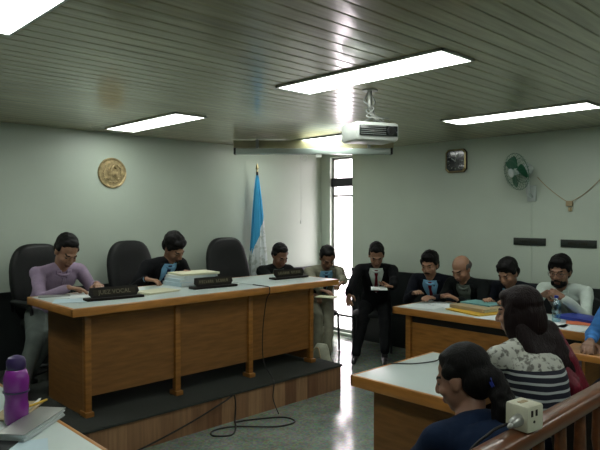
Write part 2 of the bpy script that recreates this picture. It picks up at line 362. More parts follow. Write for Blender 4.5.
# ------------------------------------------------------------------ ceiling lights
def ceil_light(cx, cy, label):
    d = thing('ceiling_light', label, 'ceiling light', (cx, cy, HC - .012), 0, 'fluorescent ceiling panels')
    f = MB()
    for a, b in (((-.15, -.605), (-.138, .605)), ((.138, -.605), (.15, .605)), ((-.15, -.605), (.15, -.59)), ((-.15, .59), (.15, .605))): f.box((*a, 0), (*b, .012))
    f.box((-.15, -.605, .0105), (.15, .605, .012)); f.build('frame', 'lampframe', d)
    MB().box((-.137, -.589, .001), (.137, .589, .010)).build('diffuser', 'lamp', d)
    return d
for cx, cy, lb in ((2.72, 4.68, 'lit ceiling panel above the bench, nearest the round gold seal'), (2.65, 2.2, 'largest fully visible lit ceiling panel, just in front of the projector'),
                   (4.57, 2.23, 'lit ceiling panel at the right, nearest the wall fan'), (4.62, 4.62, 'lit ceiling panel partly behind the projector, above the screen housing'),
                   (.775, 2.2, 'lit ceiling panel cut off by the top left corner'), (.77, 4.9 - .22, 'unseen ceiling panel above the left bench end, added for room brightness'),
                   (.77, -.3, 'unseen ceiling panel over the gallery, left of centre, added for room brightness'), (2.65, -.3, 'unseen ceiling panel over the gallery, centre, added for room brightness'), (4.57, -.3, 'unseen ceiling panel over the gallery, by the right wall, added for room brightness')):
    ceil_light(cx, cy, lb)  # unseen panels past the bench end and over the gallery added for brightness

# ------------------------------------------------------------------ retracted projector screen across the corner
a = V((3.958, 5.095, 0)); b = V((5.164, 3.929, 0)); mid = (a + b) / 2; ang = math.atan2(b.y - a.y, b.x - a.x); L = (b - a).length / 2
s = thing('projector_screen', 'rolled-up projector screen in a long pale housing hung across the corner', 'projector screen', (mid.x, mid.y, 2.235), ang)
MB().box((-L, -.045, 0), (L, .045, .062), bev=.012).build('housing', 'screenwhite', s)
for q in (-1, 1): MB().box((q * L - .012, -.05, -.004), (q * L + .012, .05, .068), bev=.006).build('end_cap', 'blackplastic', s)
MB().box((-L - .02, .02, .07), (L + .03, .07, .155)).build('mounting_board', 'ceiling', s)
for q in (-.6, .6): MB().box((q - .015, -.03, .06), (q + .015, .03, .16)).build('bracket', 'greymetal', s)
MB().cyl((-.13, .0, -.004), (-.13, 0, -.05), .004).cyl((-.13, 0, -.05), (-.13, 0, -.7), .0015, n=6).cap((-.13, 0, -.71), (-.13, 0, -.74), .006).build('pull_cord', 'white', s)
MB().tube([V((-.09 + .03 * math.cos(t_), 0, -.035 + .03 * math.sin(t_))) for t_ in [i * PI / 6 for i in range(13)]], .003).build('pull_ring', 'white', s)
MB().box((.03, -.03, -.03), (.09, 0, 0)).build('latch', 'white', s)

# ------------------------------------------------------------------ projector
p = thing('projector', 'white ceiling projector with a dark front grille hanging on a crooked mount', 'projector', (3.02, 2.47, 2.06), R(45.945 - 90 + 20))
MB().box((-.155, -.115, 0), (.155, .12, .12), bev=.022).build('body', 'white', p)
MB().box((-.13, -.128, .03), (.135, -.113, .095), bev=.004).build('grille', 'clockface', p)
for k in range(5): MB().box((-.125, -.131, .038 + k * .012), (.05, -.127, .041 + k * .012)).build('grille_slat', 'greymetal', p)
MB().cyl((.085, -.12, .062), (.085, -.142, .062), .028, n=20).build('lens_ring', 'blackplastic', p)
MB().cyl((.085, -.130, .062), (.085, -.144, .062), .02, n=20).build('lens', 'lens', p)
MB().cyl((0, 0, .333), (0, 0, .341), .05, n=24).cyl((0, 0, .24), (0, 0, .335), .014).cap((0, 0, .24), (.03, .01, .17), .016).build('mount_pole', 'greymetal', p)
m = MB()
for q in ((-.08, -.05), (.1, -.05), (-.05, .07), (.09, .07)): m.cap((.03, .01, .165), (q[0], q[1], .118), .007)
m.build('mount_arms', 'greymetal', p)
MB().tube(spline([(0, .015, .33), (-.03, .02, .27), (.02, -.02, .22), (-.02, .0, .17), (.06, -.06, .15), (.1, .02, .13)]), .005).tube(spline([(0, .0, .33), (.02, -.03, .25), (-.035, -.02, .2), (.03, -.05, .16), (.13, -.03, .15), (.12, .06, .12)]), .004).build('cable_loops', 'greymetal', p)

# ------------------------------------------------------------------ wall objects
md = thing('wall_seal', 'round gold relief seal on the wall above the judges', 'emblem', (2.788, Y1, 2.004))
rot = Matrix.Rotation(R(90), 4, 'X')            # local z -> -y
MB().lathe([(.0, 0), (.150, 0), (.153, .008), (.146, .018), (.134, .014), (.128, .009), (0, .009)], n=40, mtx=rot).build('disc', 'gold', md)
m = MB()
for k in range(40): a = 2 * PI * k / 40; m.ell((.138 * math.cos(a), -.016, .138 * math.sin(a)), .006, n=8, m=6)
m.build('beaded_rim', 'gold', md)
m = MB()
for sgn in (-1, 1):                             # wreath of leaves
    for k in range(11):
        a = R(-80 + k * 15); cx, cz = sgn * .095 * math.cos(a), .095 * math.sin(a)
        m.ell((0, 0, 0), (.018, .006, .008), Matrix.Translation((cx, -.013, cz)) @ Matrix.Rotation(-(math.atan2(math.cos(a), -math.sin(a) * sgn)) + (.5 * sgn), 4, 'Y'), 8, 6)
m.build('wreath', 'gold', md)
m = MB().box((-.05, -.022, -.025), (.05, -.008, .015), bev=.006)
for sgn in (-1, 1):
    m.cap((-sgn * .065, -.018, -.06), (sgn * .06, -.02, .05), .005, .003); m.cap((-sgn * .05, -.018, -.065), (sgn * .07, -.02, .03), .006, .003); m.ell((-sgn * .055, -.018, -.06), .010, n=8, m=6)
m.chain([V((.03, -.02, .05)), V((.01, -.028, .075)), V((-.008, -.028, .06)), V((-.02, -.026, .03)), V((-.03, -.022, -.02)), V((-.02, -.02, -.075))], [.010, .014, .013, .015, .008, .003])
m.build('relief', 'gold', md)

ck = thing('wall_clock', 'small square wall clock with dark face and cut-cornered shiny frame', 'clock', (X1, 3.511, 2.177), R(-90))
def octo(h, c_): return [(-h, -h + c_), (-h + c_, -h), (h - c_, -h), (h, -h + c_), (h, h - c_), (h - c_, h), (-h + c_, h), (-h, h - c_)]
MB().prism(octo(.128, .035), 0, .03, Matrix.Rotation(R(90), 4, 'X')).build('case', 'darkwood', ck)
m = MB(); o1 = octo(.126, .035); o2 = octo(.110, .03)
for i in range(8):
    j = (i + 1) % 8; m.add([(o1[i][0], -.03, o1[i][1]), (o1[j][0], -.03, o1[j][1]), (o2[j][0], -.04, o2[j][1]), (o2[i][0], -.04, o2[i][1]), (o1[i][0], -.02, o1[i][1]), (o1[j][0], -.02, o1[j][1]), (o2[j][0], -.02, o2[j][1]), (o2[i][0], -.02, o2[i][1])], [(0, 1, 2, 3), (4, 7, 6, 5), (0, 4, 5, 1), (2, 6, 7, 3)])
m.build('bezel', 'brass', ck)
MB().prism(octo(.108, .03), .03, .034, Matrix.Rotation(R(90), 4, 'X')).build('face', 'clockface', ck)
for k in range(12):
    a = 2 * PI * k / 12; r_ = .085; MB().box((-.003, -.037, -.010), (.003, -.034, .010), Matrix.Translation((r_ * math.sin(a), 0, r_ * math.cos(a))) @ Matrix.Rotation(a, 4, 'Y')).build('hour_mark', 'white', ck)
MB().box((-.004, -.040, -.01), (.004, -.037, .055), Matrix.Rotation(R(-60), 4, 'Y')).build('hour_hand', 'white', ck)
MB().box((-.003, -.042, -.012), (.003, -.040, .078), Matrix.Rotation(R(25), 4, 'Y')).build('minute_hand', 'white', ck)

fn = thing('wall_fan', 'small green wall fan turned towards the bench', 'fan', (X1, 2.66, 1.73))
MB().box((-.02, -.045, -.01), (0, .045, .15), bev=.006).build('wall_plate', 'fanwhite', fn)
MB().chain([V((-.02, 0, .04)), V((-.09, .0, .07)), V((-.11, .0, .19)), V((-.13, 0, .28))], [.018, .02, .022, .02]).build('arm', 'fanwhite', fn)
fd = V((-.857, .50, -.22)).normalized(); fx, fy, fz = basis(fd); FM = Matrix.Translation((-.15, .0, .30)) @ Matrix((fx, fy, fz)).transposed().to_4x4()
MB().lathe([(.0, -.07), (.03, -.07), (.055, -.04), (.058, .03), (.05, .06), (0, .06)], mtx=FM, n=24).build('motor_housing', 'fanwhite', fn)
m = MB()
for k in range(3):
    a0 = 2 * PI * k / 3; rings = []
    for i in range(7):
        r_ = .03 + i * .021; wd = .66 - .02 * i if i < 6 else .4
        row = [FM @ V((r_ * math.cos(a0 + t_ * wd), r_ * math.sin(a0 + t_ * wd), .10 + .018 * t_)) for t_ in (-1, -.5, 0, .5, 1)]
        row += [FM @ V((r_ * math.cos(a0 + t_ * wd), r_ * math.sin(a0 + t_ * wd), .103 + .018 * t_)) for t_ in (1, .5, 0, -.5, -1)]
        rings.append(row)
    m.loft(rings)
    m.build('blade', 'fangreen', fn); m = MB()
MB().lathe([(0, .06), (.03, .065), (.034, .12), (.02, .128), (0, .13)], mtx=FM, n=20).build('hub', 'fanwhite', fn)
m = MB()
for k in range(30):
    a = 2 * PI * k / 30; m.tube([FM @ V((r_ * math.cos(a), r_ * math.sin(a), z_)) for r_, z_ in ((.045, .06), (.12, .052), (.175, .075), (.182, .1), (.175, .128), (.12, .155), (.042, .16))], .0013, 5)
for r_, z_ in ((.183, .1), (.12, .155), (.12, .052)): m.tube([FM @ V((r_ * math.cos(t_ * PI / 18), r_ * math.sin(t_ * PI / 18), z_)) for t_ in range(37)], .002, 6)
m.build('cage', 'fangrille', fn)
MB().cyl(FM @ V((0, 0, .157)), FM @ V((0, 0, .166)), .043, n=24).build('badge', 'fanwhite', fn)

jb = thing('junction_box', 'small cable junction on the right wall where two fan wires meet', 'junction box', (X1, 2.29, 1.68))
MB().box((-.03, -.03, -.01), (0, .03, .04), bev=.004).box((-.025, -.022, -.06), (0, .008, -.018), bev=.004).build('socket', 'tan', jb)
tag(MB().tube(spline([(X1 - .02, 2.60, 1.96), (X1 - .006, 2.52, 1.87), (X1 - .006, 2.40, 1.77), (X1 - .006, 2.31, 1.71)]), .0035).tube(spline([(X1 - .006, 2.28, 1.71), (X1 - .006, 2.15, 1.79), (X1 - .006, 2.0, 1.93), (X1 - .006, 1.8, 2.12), (X1 - .006, 1.6, 2.38)]), .0035).build('fan_cable', 'tan'), 'thin cable sagging along the right wall from the green fan', 'cable')
struct(MB().box((X1 - .008, 2.66, .905), (X1, 2.672, 1.70)).build('trim_4', 'wall'))

def dash_text(m, x0, x1, z0, z1, y, words):     # worn raised letters, unreadable in the photo
    rr = random.Random(words); L_ = x1 - x0; n = int(L_ / ((z1 - z0) * .8)); gap = n // 2
    for k in range(n):
        if k == gap: continue
        a = x0 + L_ * k / n; ww = L_ / n * .62; t_ = (z1 - z0) * .18
        m.box((a, y - .002, z0), (a + t_, y, z1))
        for q in rr.sample([z0, (z0 + z1) / 2 - t_ / 2, z1 - t_], 2): m.box((a, y - .002, q), (a + ww, y, q + t_))
        if rr.random() > .5: m.box((a + ww - t_, y - .002, z0), (a + ww, y, z1))
for y0, y1_, z_, lb in ((2.517, 2.848, 1.318, 'dark wall plaque left of the two, below the fan'), (2.042, 2.372, 1.314, 'dark wall plaque right of the two, above the man in white shirt')):
    s = thing('wall_plaque', lb, 'sign', (X1, (y0 + y1_) / 2, z_), R(-90), 'dark name plaques on the right wall'); h = (y1_ - y0) / 2
    MB().box((-h, -.014, -.037), (h, 0, .037), bev=.004).build('board', 'blackboard', s)
    m = MB(); dash_text(m, -h * .55, h * .55, -.012, .012, -.014, lb); m.build('lettering', 'dimgold', s)

# flag on its pole
fl = thing('flag', 'furled light blue and white national flag on a pole by the wall', 'flag', (4.54, 5.42, 0))
MB().lathe([(0, 0), (.12, 0), (.12, .02), (.05, .05), (.03, .12), (0, .12)]).build('stand', 'brass', fl)
MB().cyl((0, 0, .1), (0, 0, 2.10), .013).build('pole', 'darkwood', fl)
MB().lathe([(0, 2.09), (.016, 2.09), (.008, 2.115), (.02, 2.135), (.012, 2.17), (0, 2.2)], n=14).build('spear_tip', 'brass', fl)
rings = []
for i in range(30):
    t_ = i / 29; z_ = 2.06 - 1.5 * t_; r_ = .012 + .098 * min(1, t_ * 1.35) ** .75
    rings.append([V((r_ * (1 + .20 * math.sin(7 * a + 2 * t_) + .12 * math.sin(13 * a)) * math.cos(a) + .012 * t_, r_ * .8 * (1 + .25 * math.sin(6 * a + 1)) * math.sin(a), z_ - .05 * math.cos(a - .6) * t_)) for a in [2 * PI * k / 56 for k in range(56)]])
MB().loft(rings).build('cloth', 'flag', fl)

# ------------------------------------------------------------------ chairs
def pad(m, w, d, h, mtx, puff=.02, sq=3.2, n=28):  # rounded cushion (superellipse outline), local z is thickness
    rings = []
    for k, (sc, z_) in enumerate(((.82, 0), (.95, .12), (1, .4), (1, .6), (.95, .88), (.80, 1.0), (.4, 1.0 + puff / h), (.05, 1.0 + puff / h))):
        rr = []
        for j in range(n):
            a = 2 * PI * j / n; ca, sa = math.cos(a), math.sin(a)
            rr.append(mtx @ V((w / 2 * sc * math.copysign(abs(ca) ** (2 / sq), ca), d / 2 * sc * math.copysign(abs(sa) ** (2 / sq), sa), h * z_)))
        rings.append(rr)
    return m.loft(rings)
def exec_chair(loc, rz, label):                 # faces local +y
    c_ = thing('executive_chair', label, 'office chair', loc, rz, 'black high-backed judges chairs')
    m = MB(); rings = []                        # curved back: outline loft front to back
    N = 40
    for sc, dy in ((.05, .052), (.6, .055), (.9, .045), (1, .02), (1, -.02), (.9, -.045), (.5, -.05), (.05, -.05)):
        rr = []
        for j in range(N):
            a = 2 * PI * j / N; ca, sa = math.cos(a), math.sin(a); x_ = .265 * sc * math.copysign(abs(ca) ** .62, ca); z_ = .33 * sc * math.copysign(abs(sa) ** .62, sa)
            if z_ > 0: x_ *= 1 - .10 * (z_ / .33)
            rr.append(V((x_, -.24 + dy + .35 * x_ * x_ - .10 * (z_ + .33) - .02 * math.sin(9 * z_), .78 + z_)))
        rings.append(rr)
    m.loft(rings).build('backrest', 'black', c_, smooth=True)
    pad(MB(), .52, .50, .10, Matrix.Translation((0, 0, .40))).build('seat', 'black', c_)
    for q in (-1, 1):
        MB().chain([V((q * .27, .12, .44)), V((q * .30, .12, .62)), V((q * .30, -.16, .64)), V((q * .26, -.22, .56))], [.014, .016, .016, .014]).box((q * .30 - .03, -.15, .635), (q * .30 + .03, .14, .665), bev=.012).build('armrest', 'blackplastic', c_)
    MB().cyl((0, 0, .07), (0, 0, .41), .028).box((-.12, -.1, .37), (.12, .1, .405), bev=.01).build('column', 'blackplastic', c_)
    m = MB()
    for k in range(5): a = 2 * PI * k / 5 + .3; m.cap((0, 0, .085), (.27 * math.cos(a), .27 * math.sin(a), .07), .025, .014)
    m.build('star_base', 'blackplastic', c_)
    for k in range(5):
        a = 2 * PI * k / 5 + .3; x_, y_ = .27 * math.cos(a), .27 * math.sin(a); MB().cyl((x_ - .02, y_, .028), (x_ + .02, y_, .028), .027, n=14).build('caster', 'blackplastic', c_)
    return c_
ec = exec_chair((2.02, 5.06, PH), R(190), 'black high-backed chair under the man in lilac shirt, left end')
dup(ec, (2.90, 5.08, PH), R(188), 'black high-backed chair behind the man leaning over the file stack')
dup(ec, (3.99, 5.04, PH), R(176), 'empty black high-backed chair beside the flag')
def side_chair(loc, rz, label, group, wood=False):
    c_ = thing('side_chair', label, 'chair', loc, rz, group); mm = 'darkwood' if wood else 'blackcloth'; lm = 'darkwood' if wood else 'blackplastic'
    pad(MB(), .46, .44, .05, Matrix.Translation((0, 0, .40)), .012).build('seat', mm, c_)
    pad(MB(), .44, .32, .045, Matrix.Translation((0, -.20, .68)) @ Matrix.Rotation(R(82), 4, 'X'), .01).build('backrest', mm, c_)
    for q in (-1, 1):
        MB().cap((q * .2, .18, .41), (q * .21, .19, .013), .013).build('leg', lm, c_)
        MB().cap((q * .2, -.18, .41), (q * .21, -.22, .013), .013).build('leg', lm, c_)
        MB().cap((q * .15, -.17, .40), (q * .15, -.225, .62), .012).build('back_support', lm, c_)
    return c_

# ------------------------------------------------------------------ desks of the lawyers, witness and gallery
def desk(name, label, x0, x1, y0, y1, h, top='laminate', panel_in=.10, front='-x', thick=.05, skirt=.30):
    d = thing(name, label, 'table', ((x0 + x1) / 2, (y0 + y1) / 2, 0))
    MB().box((x0 + .018, y0 + .018, h - .04), (x1 - .018, y1 - .018, h), bev=.002).build('tabletop', top, d, world=True)
    e = MB()
    for a, b in (((x0, y0), (x0 + .022, y1)), ((x1 - .022, y0), (x1, y1)), ((x0, y0), (x1, y0 + .022)), ((x0, y1 - .022), (x1, y1))): e.box((*a, h - thick), (*b, h + .001), bev=.007)
    e.build('edge_band', 'wood_edge', d, world=True)
    return d
# right-hand desk along the wall
d = desk('lawyers_desk', 'long brown desk along the right wall covered with papers and folders', 4.375, 5.02, 1.60, 3.31, .75, thick=.06)
MB().box((4.46, 1.67, .62), (4.48, 3.2, .69)).build('gap_shade_strip', 'blackplastic', d, world=True)  # solid black strip standing in for the shade in the gap below the top
MB().box((4.45, 1.64, .02), (4.475, 3.2, .62)).build('modesty_panel', 'wood', d, world=True)
MB().box((4.46, 3.18, 0), (4.96, 3.21, .69)).build('side_panel', 'panel', d, world=True)
MB().box((4.46, 1.64, 0), (4.96, 1.67, .69)).build('side_panel', 'panel', d, world=True)
MB().box((4.43, 3.15, 0), (4.48, 3.2, .69)).build('post', 'wood', d, world=True)
# witness table
d = desk('witness_table', 'brown table with white top in front of the two women', 2.36, 3.13, 1.40, 2.06, .75, thick=.06)
MB().box((2.46, 1.48, 0), (2.485, 1.98, .69)).build('side_panel', 'panel', d, world=True)
MB().box((3.005, 1.48, 0), (3.03, 1.98, .69)).build('side_panel', 'panel', d, world=True)
MB().box((2.485, 1.955, .02), (3.005, 1.98, .69)).build('front_panel', 'panel', d, world=True)
tag(MB().tube(spline([(2.62, 2.075, .60), (2.66, 2.066, .748), (2.70, 2.03, .755), (2.78, 1.95, .755), (2.92, 1.90, .755), (3.03, 1.93, .755), (3.08, 1.85, .755)]), .0035).build('table_cable', 'cable'), 'thin dark cable curving over the white witness table', 'cable')
# second low table at right with a metal leg
d = desk('side_table', 'narrow brown table with pale metal legs at the right edge', 3.70, 4.02, .95, 1.55, .75, top='wood', thick=.04)
for x_, y_ in ((3.735, 1.515), (3.985, 1.515), (3.735, .985), (3.985, .985)): MB().box((x_ - .018, y_ - .018, 0), (x_ + .018, y_ + .018, .71), bev=.003).build('leg', 'greymetal', d, world=True)
# left foreground table
d = desk('prosecution_table', 'white-topped table in the lower left corner holding the purple bottle', .22, .985, 1.35, 3.32, .75, thick=.035)
MB().box((.91, 1.42, 0), (.93, 3.25, .71)).build('side_panel', 'panel', d, world=True)
MB().box((.27, 1.42, 0), (.91, 1.44, .71)).build('side_panel', 'panel', d, world=True)
MB().box((.27, 3.23, 0), (.91, 3.25, .71)).build('side_panel', 'panel', d, world=True)

# gallery railing
rl = thing('gallery_railing', 'polished brown wooden railing crossing the lower right corner', 'railing', (1.2, .755, 0))
poly = []
for k in range(16):
    a = 2 * PI * k / 16; ca, sa = math.cos(a), math.sin(a); poly.append((.034 * math.copysign(abs(ca) ** .55, ca), .026 * math.copysign(abs(sa) ** .55, sa)))
MB().loft([[V((xx, .755 + p_[0], .974 + p_[1])) for p_ in poly] for xx in (.95, 1.5, 2.1, 3.0, 3.9)]).build('handrail', 'rail', rl, world=True)
MB().box((.97, .735, .10), (3.9, .775, .15), bev=.006).build('bottom_rail', 'rail', rl, world=True)
for k in range(19):
    x_ = 1.08 + k * .155
    MB().lathe([(.0, .14), (.016, .15), (.02, .25), (.012, .30), (.02, .45), (.024, .6), (.014, .78), (.02, .82), (.016, .95), (0, .955)], (x_, .755, 0), 12).build('baluster', 'rail', rl, world=True)
for x_ in (1.0, 2.46, 3.86): MB().box((x_ - .035, .72, 0), (x_ + .035, .79, .95), bev=.005).build('newel_post', 'rail', rl, world=True)

# plug adapter on the rail
ad = thing('plug_adapter', 'ivory cube plug adapter with a grey plug, standing on the wooden railing', 'adapter', (1.600, .752, 1.0), R(-9))
AD = .037
MB().box((-AD, -AD, 0), (AD, AD, .074), bev=.008).build('body', 'ivory', ad)
MB().cap((-AD + .004, -.008, .034), (-AD - .03, -.012, .030), .017, .014).cap((-AD - .03, -.012, .03), (-AD - .05, -.014, .026), .010, .006).build('plug', 'greymetal', ad)
MB().box((AD - .06, -AD - .0015, .045), (AD - .052, -AD, .062)).box((AD - .04, -AD - .0015, .045), (AD - .032, -AD, .062)).cyl((AD - .046, -AD, .03), (AD - .046, -AD - .0015, .03), .004).build('socket_slots', 'darkwood', ad)
MB().box((-.02, -.004, .0735), (.012, .010, .0755)).build('top_slot', 'tan', ad)
tag(MB().tube(spline([(1.553, .760, 1.026), (1.50, .80, 1.0), (1.46, .86, .9), (1.44, .90, .6), (1.42, .9, .2), (1.4, .95, .006), (1.2, 1.1, .006)]), .004).build('adapter_cable', 'cable'), 'dark cord running down from the plug adapter on the railing', 'cable')

# ------------------------------------------------------------------ cables around the platform
tag(MB().tube(spline([(1.35, 3.3, .006), (1.7, 3.55, .01), (2.02, 3.60, .02), (2.4, 3.60, .10), (2.72, 3.605, .19), (2.78, 3.60, .215), (2.80, 3.604, .12), (2.79, 3.60, .02), (2.72, 3.50, .006), (2.60, 3.40, .006), (2.50, 3.48, .006), (2.56, 3.56, .006), (2.72, 3.52, .006), (2.95, 3.30, .006), (3.12, 3.28, .006), (3.12, 3.42, .006), (2.9, 3.55, .006), (2.78, 3.58, .01)]), .006).build('floor_cable', 'cable'), 'black cable climbing the platform front and looping on the floor', 'cable')
tag(MB().tube(spline([(3.283, 3.98, .9845), (3.283, 3.82, .985), (3.283, 3.766, .983), (3.281, 3.757, .97), (3.28, 3.757, .93), (3.28, 3.80, .86), (3.28, 3.845, .6), (3.275, 3.83, .35), (3.26, 3.70, .235), (3.2, 3.61, .215), (3.18, 3.60, .1), (3.15, 3.5, .006)]), .004).build('bench_cable', 'cable'), 'thin cord hanging down the bench front at the desk seam', 'cable')

# ------------------------------------------------------------------ nameplates
def nameplate(x, y, w_, rz, label, words):
    d = thing('nameplate', label, 'nameplate', (x, y, TH + .001), rz, 'dark wooden desk nameplates')
    MB().box((-w_ / 2, -.05, 0), (w_ / 2, .05, .018), bev=.004).build('base', 'darkwood', d)
    tl = Matrix.Translation((0, -.012, .016)) @ Matrix.Rotation(R(-18), 4, 'X')
    MB().prism([(-w_ / 2 + .05, 0), (w_ / 2 - .05, 0), (w_ / 2 - .025, .03), (w_ / 2 - .035, .075), (-w_ / 2 + .035, .075), (-w_ / 2 + .025, .03)], -.008, .008, tl @ Matrix.Rotation(R(90), 4, 'X')).build('plate', 'darkwood', d)
    MB().box((-w_ / 2 + .055, -.0095, .018), (w_ / 2 - .055, -.008, .058), tl).build('brass_strip', 'dimgold', d)
    if words:
        cu = bpy.data.curves.new('t', 'FONT'); cu.body = words; cu.size = .042; cu.align_x = 'CENTER'; cu.extrude = .001
        to = bpy.data.objects.new('t', cu); COL.objects.link(to); bpy.context.view_layer.update()
        me = bpy.data.meshes.new_from_object(to.evaluated_get(bpy.context.evaluated_depsgraph_get())); bpy.data.objects.remove(to)
        me.transform(tl @ Matrix.Translation((0, -.0105, .024)) @ Matrix.Rotation(R(90), 4, 'X')); me.materials.clear(); me.materials.append(M['lettering'])
        o = bpy.data.objects.new('lettering', me); COL.objects.link(o); o.parent = d
    else:
        m = MB(); dash_text(m, -w_ / 2 + .07, w_ / 2 - .07, .026, .050, -.0095, label); m.v = [tl @ v for v in m.v]; m.build('lettering', 'lettering', d)
nameplate(2.03, 4.04, .42, R(-6), 'dark wooden nameplate in front of the man in lilac shirt', 'JUEZ VOCAL')
nameplate(2.94, 4.08, .42, R(-4), 'dark wooden nameplate right of the tall file stack', '')
nameplate(3.88, 4.16, .42, R(-2), 'dark wooden nameplate on the right end of the bench', '')

# ------------------------------------------------------------------ papers, files, things on the desks
def sheets(name, label, cat, x, y, z, w_, l_, h, rz, m_, group=None, messy=1, cover=None):
    d = thing(name, label, cat, (x, y, z), rz, group); n = max(1, min(6, int(h / .006)))
    m = MB()
    for k in range(n):
        a = random.uniform(-1, 1) * .02 * messy; dx, dy = random.uniform(-.006, .006) * messy, random.uniform(-.006, .006) * messy
        m.box((-w_ / 2 + dx, -l_ / 2 + dy, h * k / n + .0002), (w_ / 2 + dx, l_ / 2 + dy, h * (k + 1) / n - .0004), Matrix.Rotation(a if n > 1 else 0, 4, 'Z'))
    if cover:
        m.build('pages', m_, d)
        MB().box((-w_ / 2 - .006, -l_ / 2 - .006, h), (w_ / 2 + .006, l_ / 2 + .006, h + .002), bev=.0006).box((-w_ / 2 - .008, -l_ / 2 - .006, 0), (-w_ / 2 - .006, l_ / 2 + .006, h + .002)).build('cover', cover, d)
    else: m.build('pages', m_, d)
    return d
Z = TH + .001
sheets('paper_sheet', 'white sheet under the hands of the man in lilac shirt', 'paper', 1.93, 4.36, Z, .30, .22, .002, R(15), 'paper')
sheets('paper_sheet', 'white sheet at the left end of the bench, beside the first nameplate', 'paper', 1.79, 4.14, Z, .21, .30, .002, R(62), 'paperblue')
sheets('notebook', 'thin grey pad on the bench between the sheets of the lilac-shirted man', 'notebook', 1.76, 4.47, Z, .10, .22, .006, R(70), 'greymetal')
sheets('paper_pile', 'loose cream papers on the bench between first nameplate and files', 'papers', 2.44, 4.16, Z, .30, .21, .012, R(8), 'papercream', messy=2)
sheets('paper_sheet', 'white sheet in front of the man in the dark suit', 'paper', 2.36, 4.40, Z, .21, .28, .003, R(-25), 'paper')
z_ = Z
for k, (h, m_, cv, a, lb) in enumerate(((.032, 'paper', 'paperblue', 3, 'bottom bundle of the tall file stack on the bench'), (.026, 'paper', 'paperblue', -4, 'second bundle from the bottom of the bench file stack'), (.022, 'paper', 'paper', 5, 'third bundle from the bottom of the bench file stack'), (.014, 'papercream', 'papercream', -6, 'cream folder on top of the tall bench file stack'))):
    sheets('document_bundle', lb, 'documents', 2.93 + .012 * k, 4.42 - .004 * k, z_, .36, .26, h, R(a), m_, 'files stacked on the bench', 1, cv); z_ += h + .003
sheets('paper_sheet', 'white sheet on the bench beside the last nameplate', 'paper', 4.05, 4.36, Z, .21, .25, .003, R(20), 'paper')
Z = .752
sheets('paper_sheet', 'white sheet at the left end of the right desk', 'paper', 4.55, 3.10, Z, .22, .30, .003, R(10), 'paper')
sheets('paper_sheet', 'white sheet under the hand of the bald man', 'paper', 4.76, 2.98, Z, .22, .30, .004, R(-20), 'paper')
sheets('paper_sheet', 'white sheet right of the yellow folder', 'paper', 4.50, 2.36, Z, .24, .26, .003, R(5), 'paper')
sheets('folder', 'yellow folder lying under the tan folder on the right desk', 'folder', 4.66, 2.62, Z, .34, .42, .010, R(-18), 'yellow')
sheets('folder', 'thick tan folder on top of the yellow one', 'folder', 4.74, 2.66, Z + .0115, .26, .38, .026, R(-12), 'papercream', None, 1, 'tan')
sheets('booklet', 'pale blue-green booklet topping the folders on the right desk', 'booklet', 4.86, 2.68, Z + .041, .20, .30, .010, R(-8), 'paperblue', None, 1, 'teal')
sheets('folder', 'dark blue folder on the desk before the man in white shirt', 'folder', 4.92, 1.84, Z, .22, .32, .022, R(-14), 'blue', None, 1, 'blue')
sheets('leaflet', 'orange leaflet beside the dark blue folder', 'leaflet', 4.74, 1.78, Z, .15, .22, .004, R(20), 'orange')
sheets('paper_sheet', 'white sheet in front of the clear bottle on the right desk', 'paper', 4.53, 1.95, Z, .21, .29, .003, R(12), 'paper')
sheets('paper_sheet', 'white sheet at the far right end of the right desk', 'paper', 4.50, 1.75, Z, .21, .22, .003, R(-6), 'paper')
wb = thing('water_bottle', 'clear blue plastic water bottle on the right desk', 'bottle', (4.69, 1.95, Z))
MB().lathe([(0, 0), (.030, 0), (.033, .01), (.033, .06), (.030, .065), (.033, .07), (.033, .13), (.026, .155), (.013, .175), (.013, .19), (0, .19)]).build('body', 'petblue', wb, smooth=True)
MB().cyl((0, 0, .186), (0, 0, .204), .0155, n=18).build('cap', 'blue', wb)
# foreground table
bt = thing('sports_bottle', 'purple sports bottle with dark lid on the lower left table', 'bottle', (.84, 2.52, Z))
MB().lathe([(0, 0), (.042, 0), (.046, .01), (.047, .07), (.043, .10), (.044, .115), (.048, .13), (.049, .185), (.040, .215), (.032, .222), (0, .222)], n=32).build('body', 'purple', bt, smooth=True)
MB().lathe([(0, .22), (.035, .22), (.037, .225), (.037, .252), (.030, .266), (.012, .274), (0, .274)], n=28).build('lid', 'purpledark', bt)
MB().lathe([(.0, .128), (.0505, .128), (.0505, .134), (0, .134)], n=32).build('grip_ring', 'purpledark', bt)
sheets('document_bundle', 'thick bundle of papers under a dark cover beside the purple bottle', 'documents', .865, 2.41, Z, .10, .30, .032, R(-50), 'paper', None, 1, 'greymetal')
sheets('magazine', 'dark patterned magazine lying beyond the paper bundle', 'magazine', .90, 2.66, Z, .13, .24, .008, R(-40), 'tan')
sheets('notebook', 'black notebook behind the paper bundle on the left table', 'notebook', .70, 2.29, Z, .10, .24, .008, R(-45), 'blackplastic')
sheets('paper_sheet', 'white sheet nearest the camera on the left table', 'paper', .66, 2.12, Z, .30, .42, .002, R(-20), 'paperblue')
pn = thing('pen', 'long white pen resting on the dark magazine', 'pen', (.955, 2.66, Z + .014), R(50)); MB().cyl((-.10, 0, 0), (.08, 0, 0), .005, n=10).build('barrel', 'white', pn); MB().cyl((.08, 0, 0), (.10, 0, 0), .004, .001, 10).build('tip', 'greymetal', pn)
pn = thing('pencil', 'short yellow pencil resting by the white pen', 'pencil', (1.0 - .045, 2.60, Z + .037), R(25)); MB().cyl((-.06, 0, 0), (.05, 0, 0), .005, n=6).build('barrel', 'yellow', pn); MB().cyl((.05, 0, 0), (.065, 0, 0), .0045, .001, 6).build('point', 'darkwood', pn)
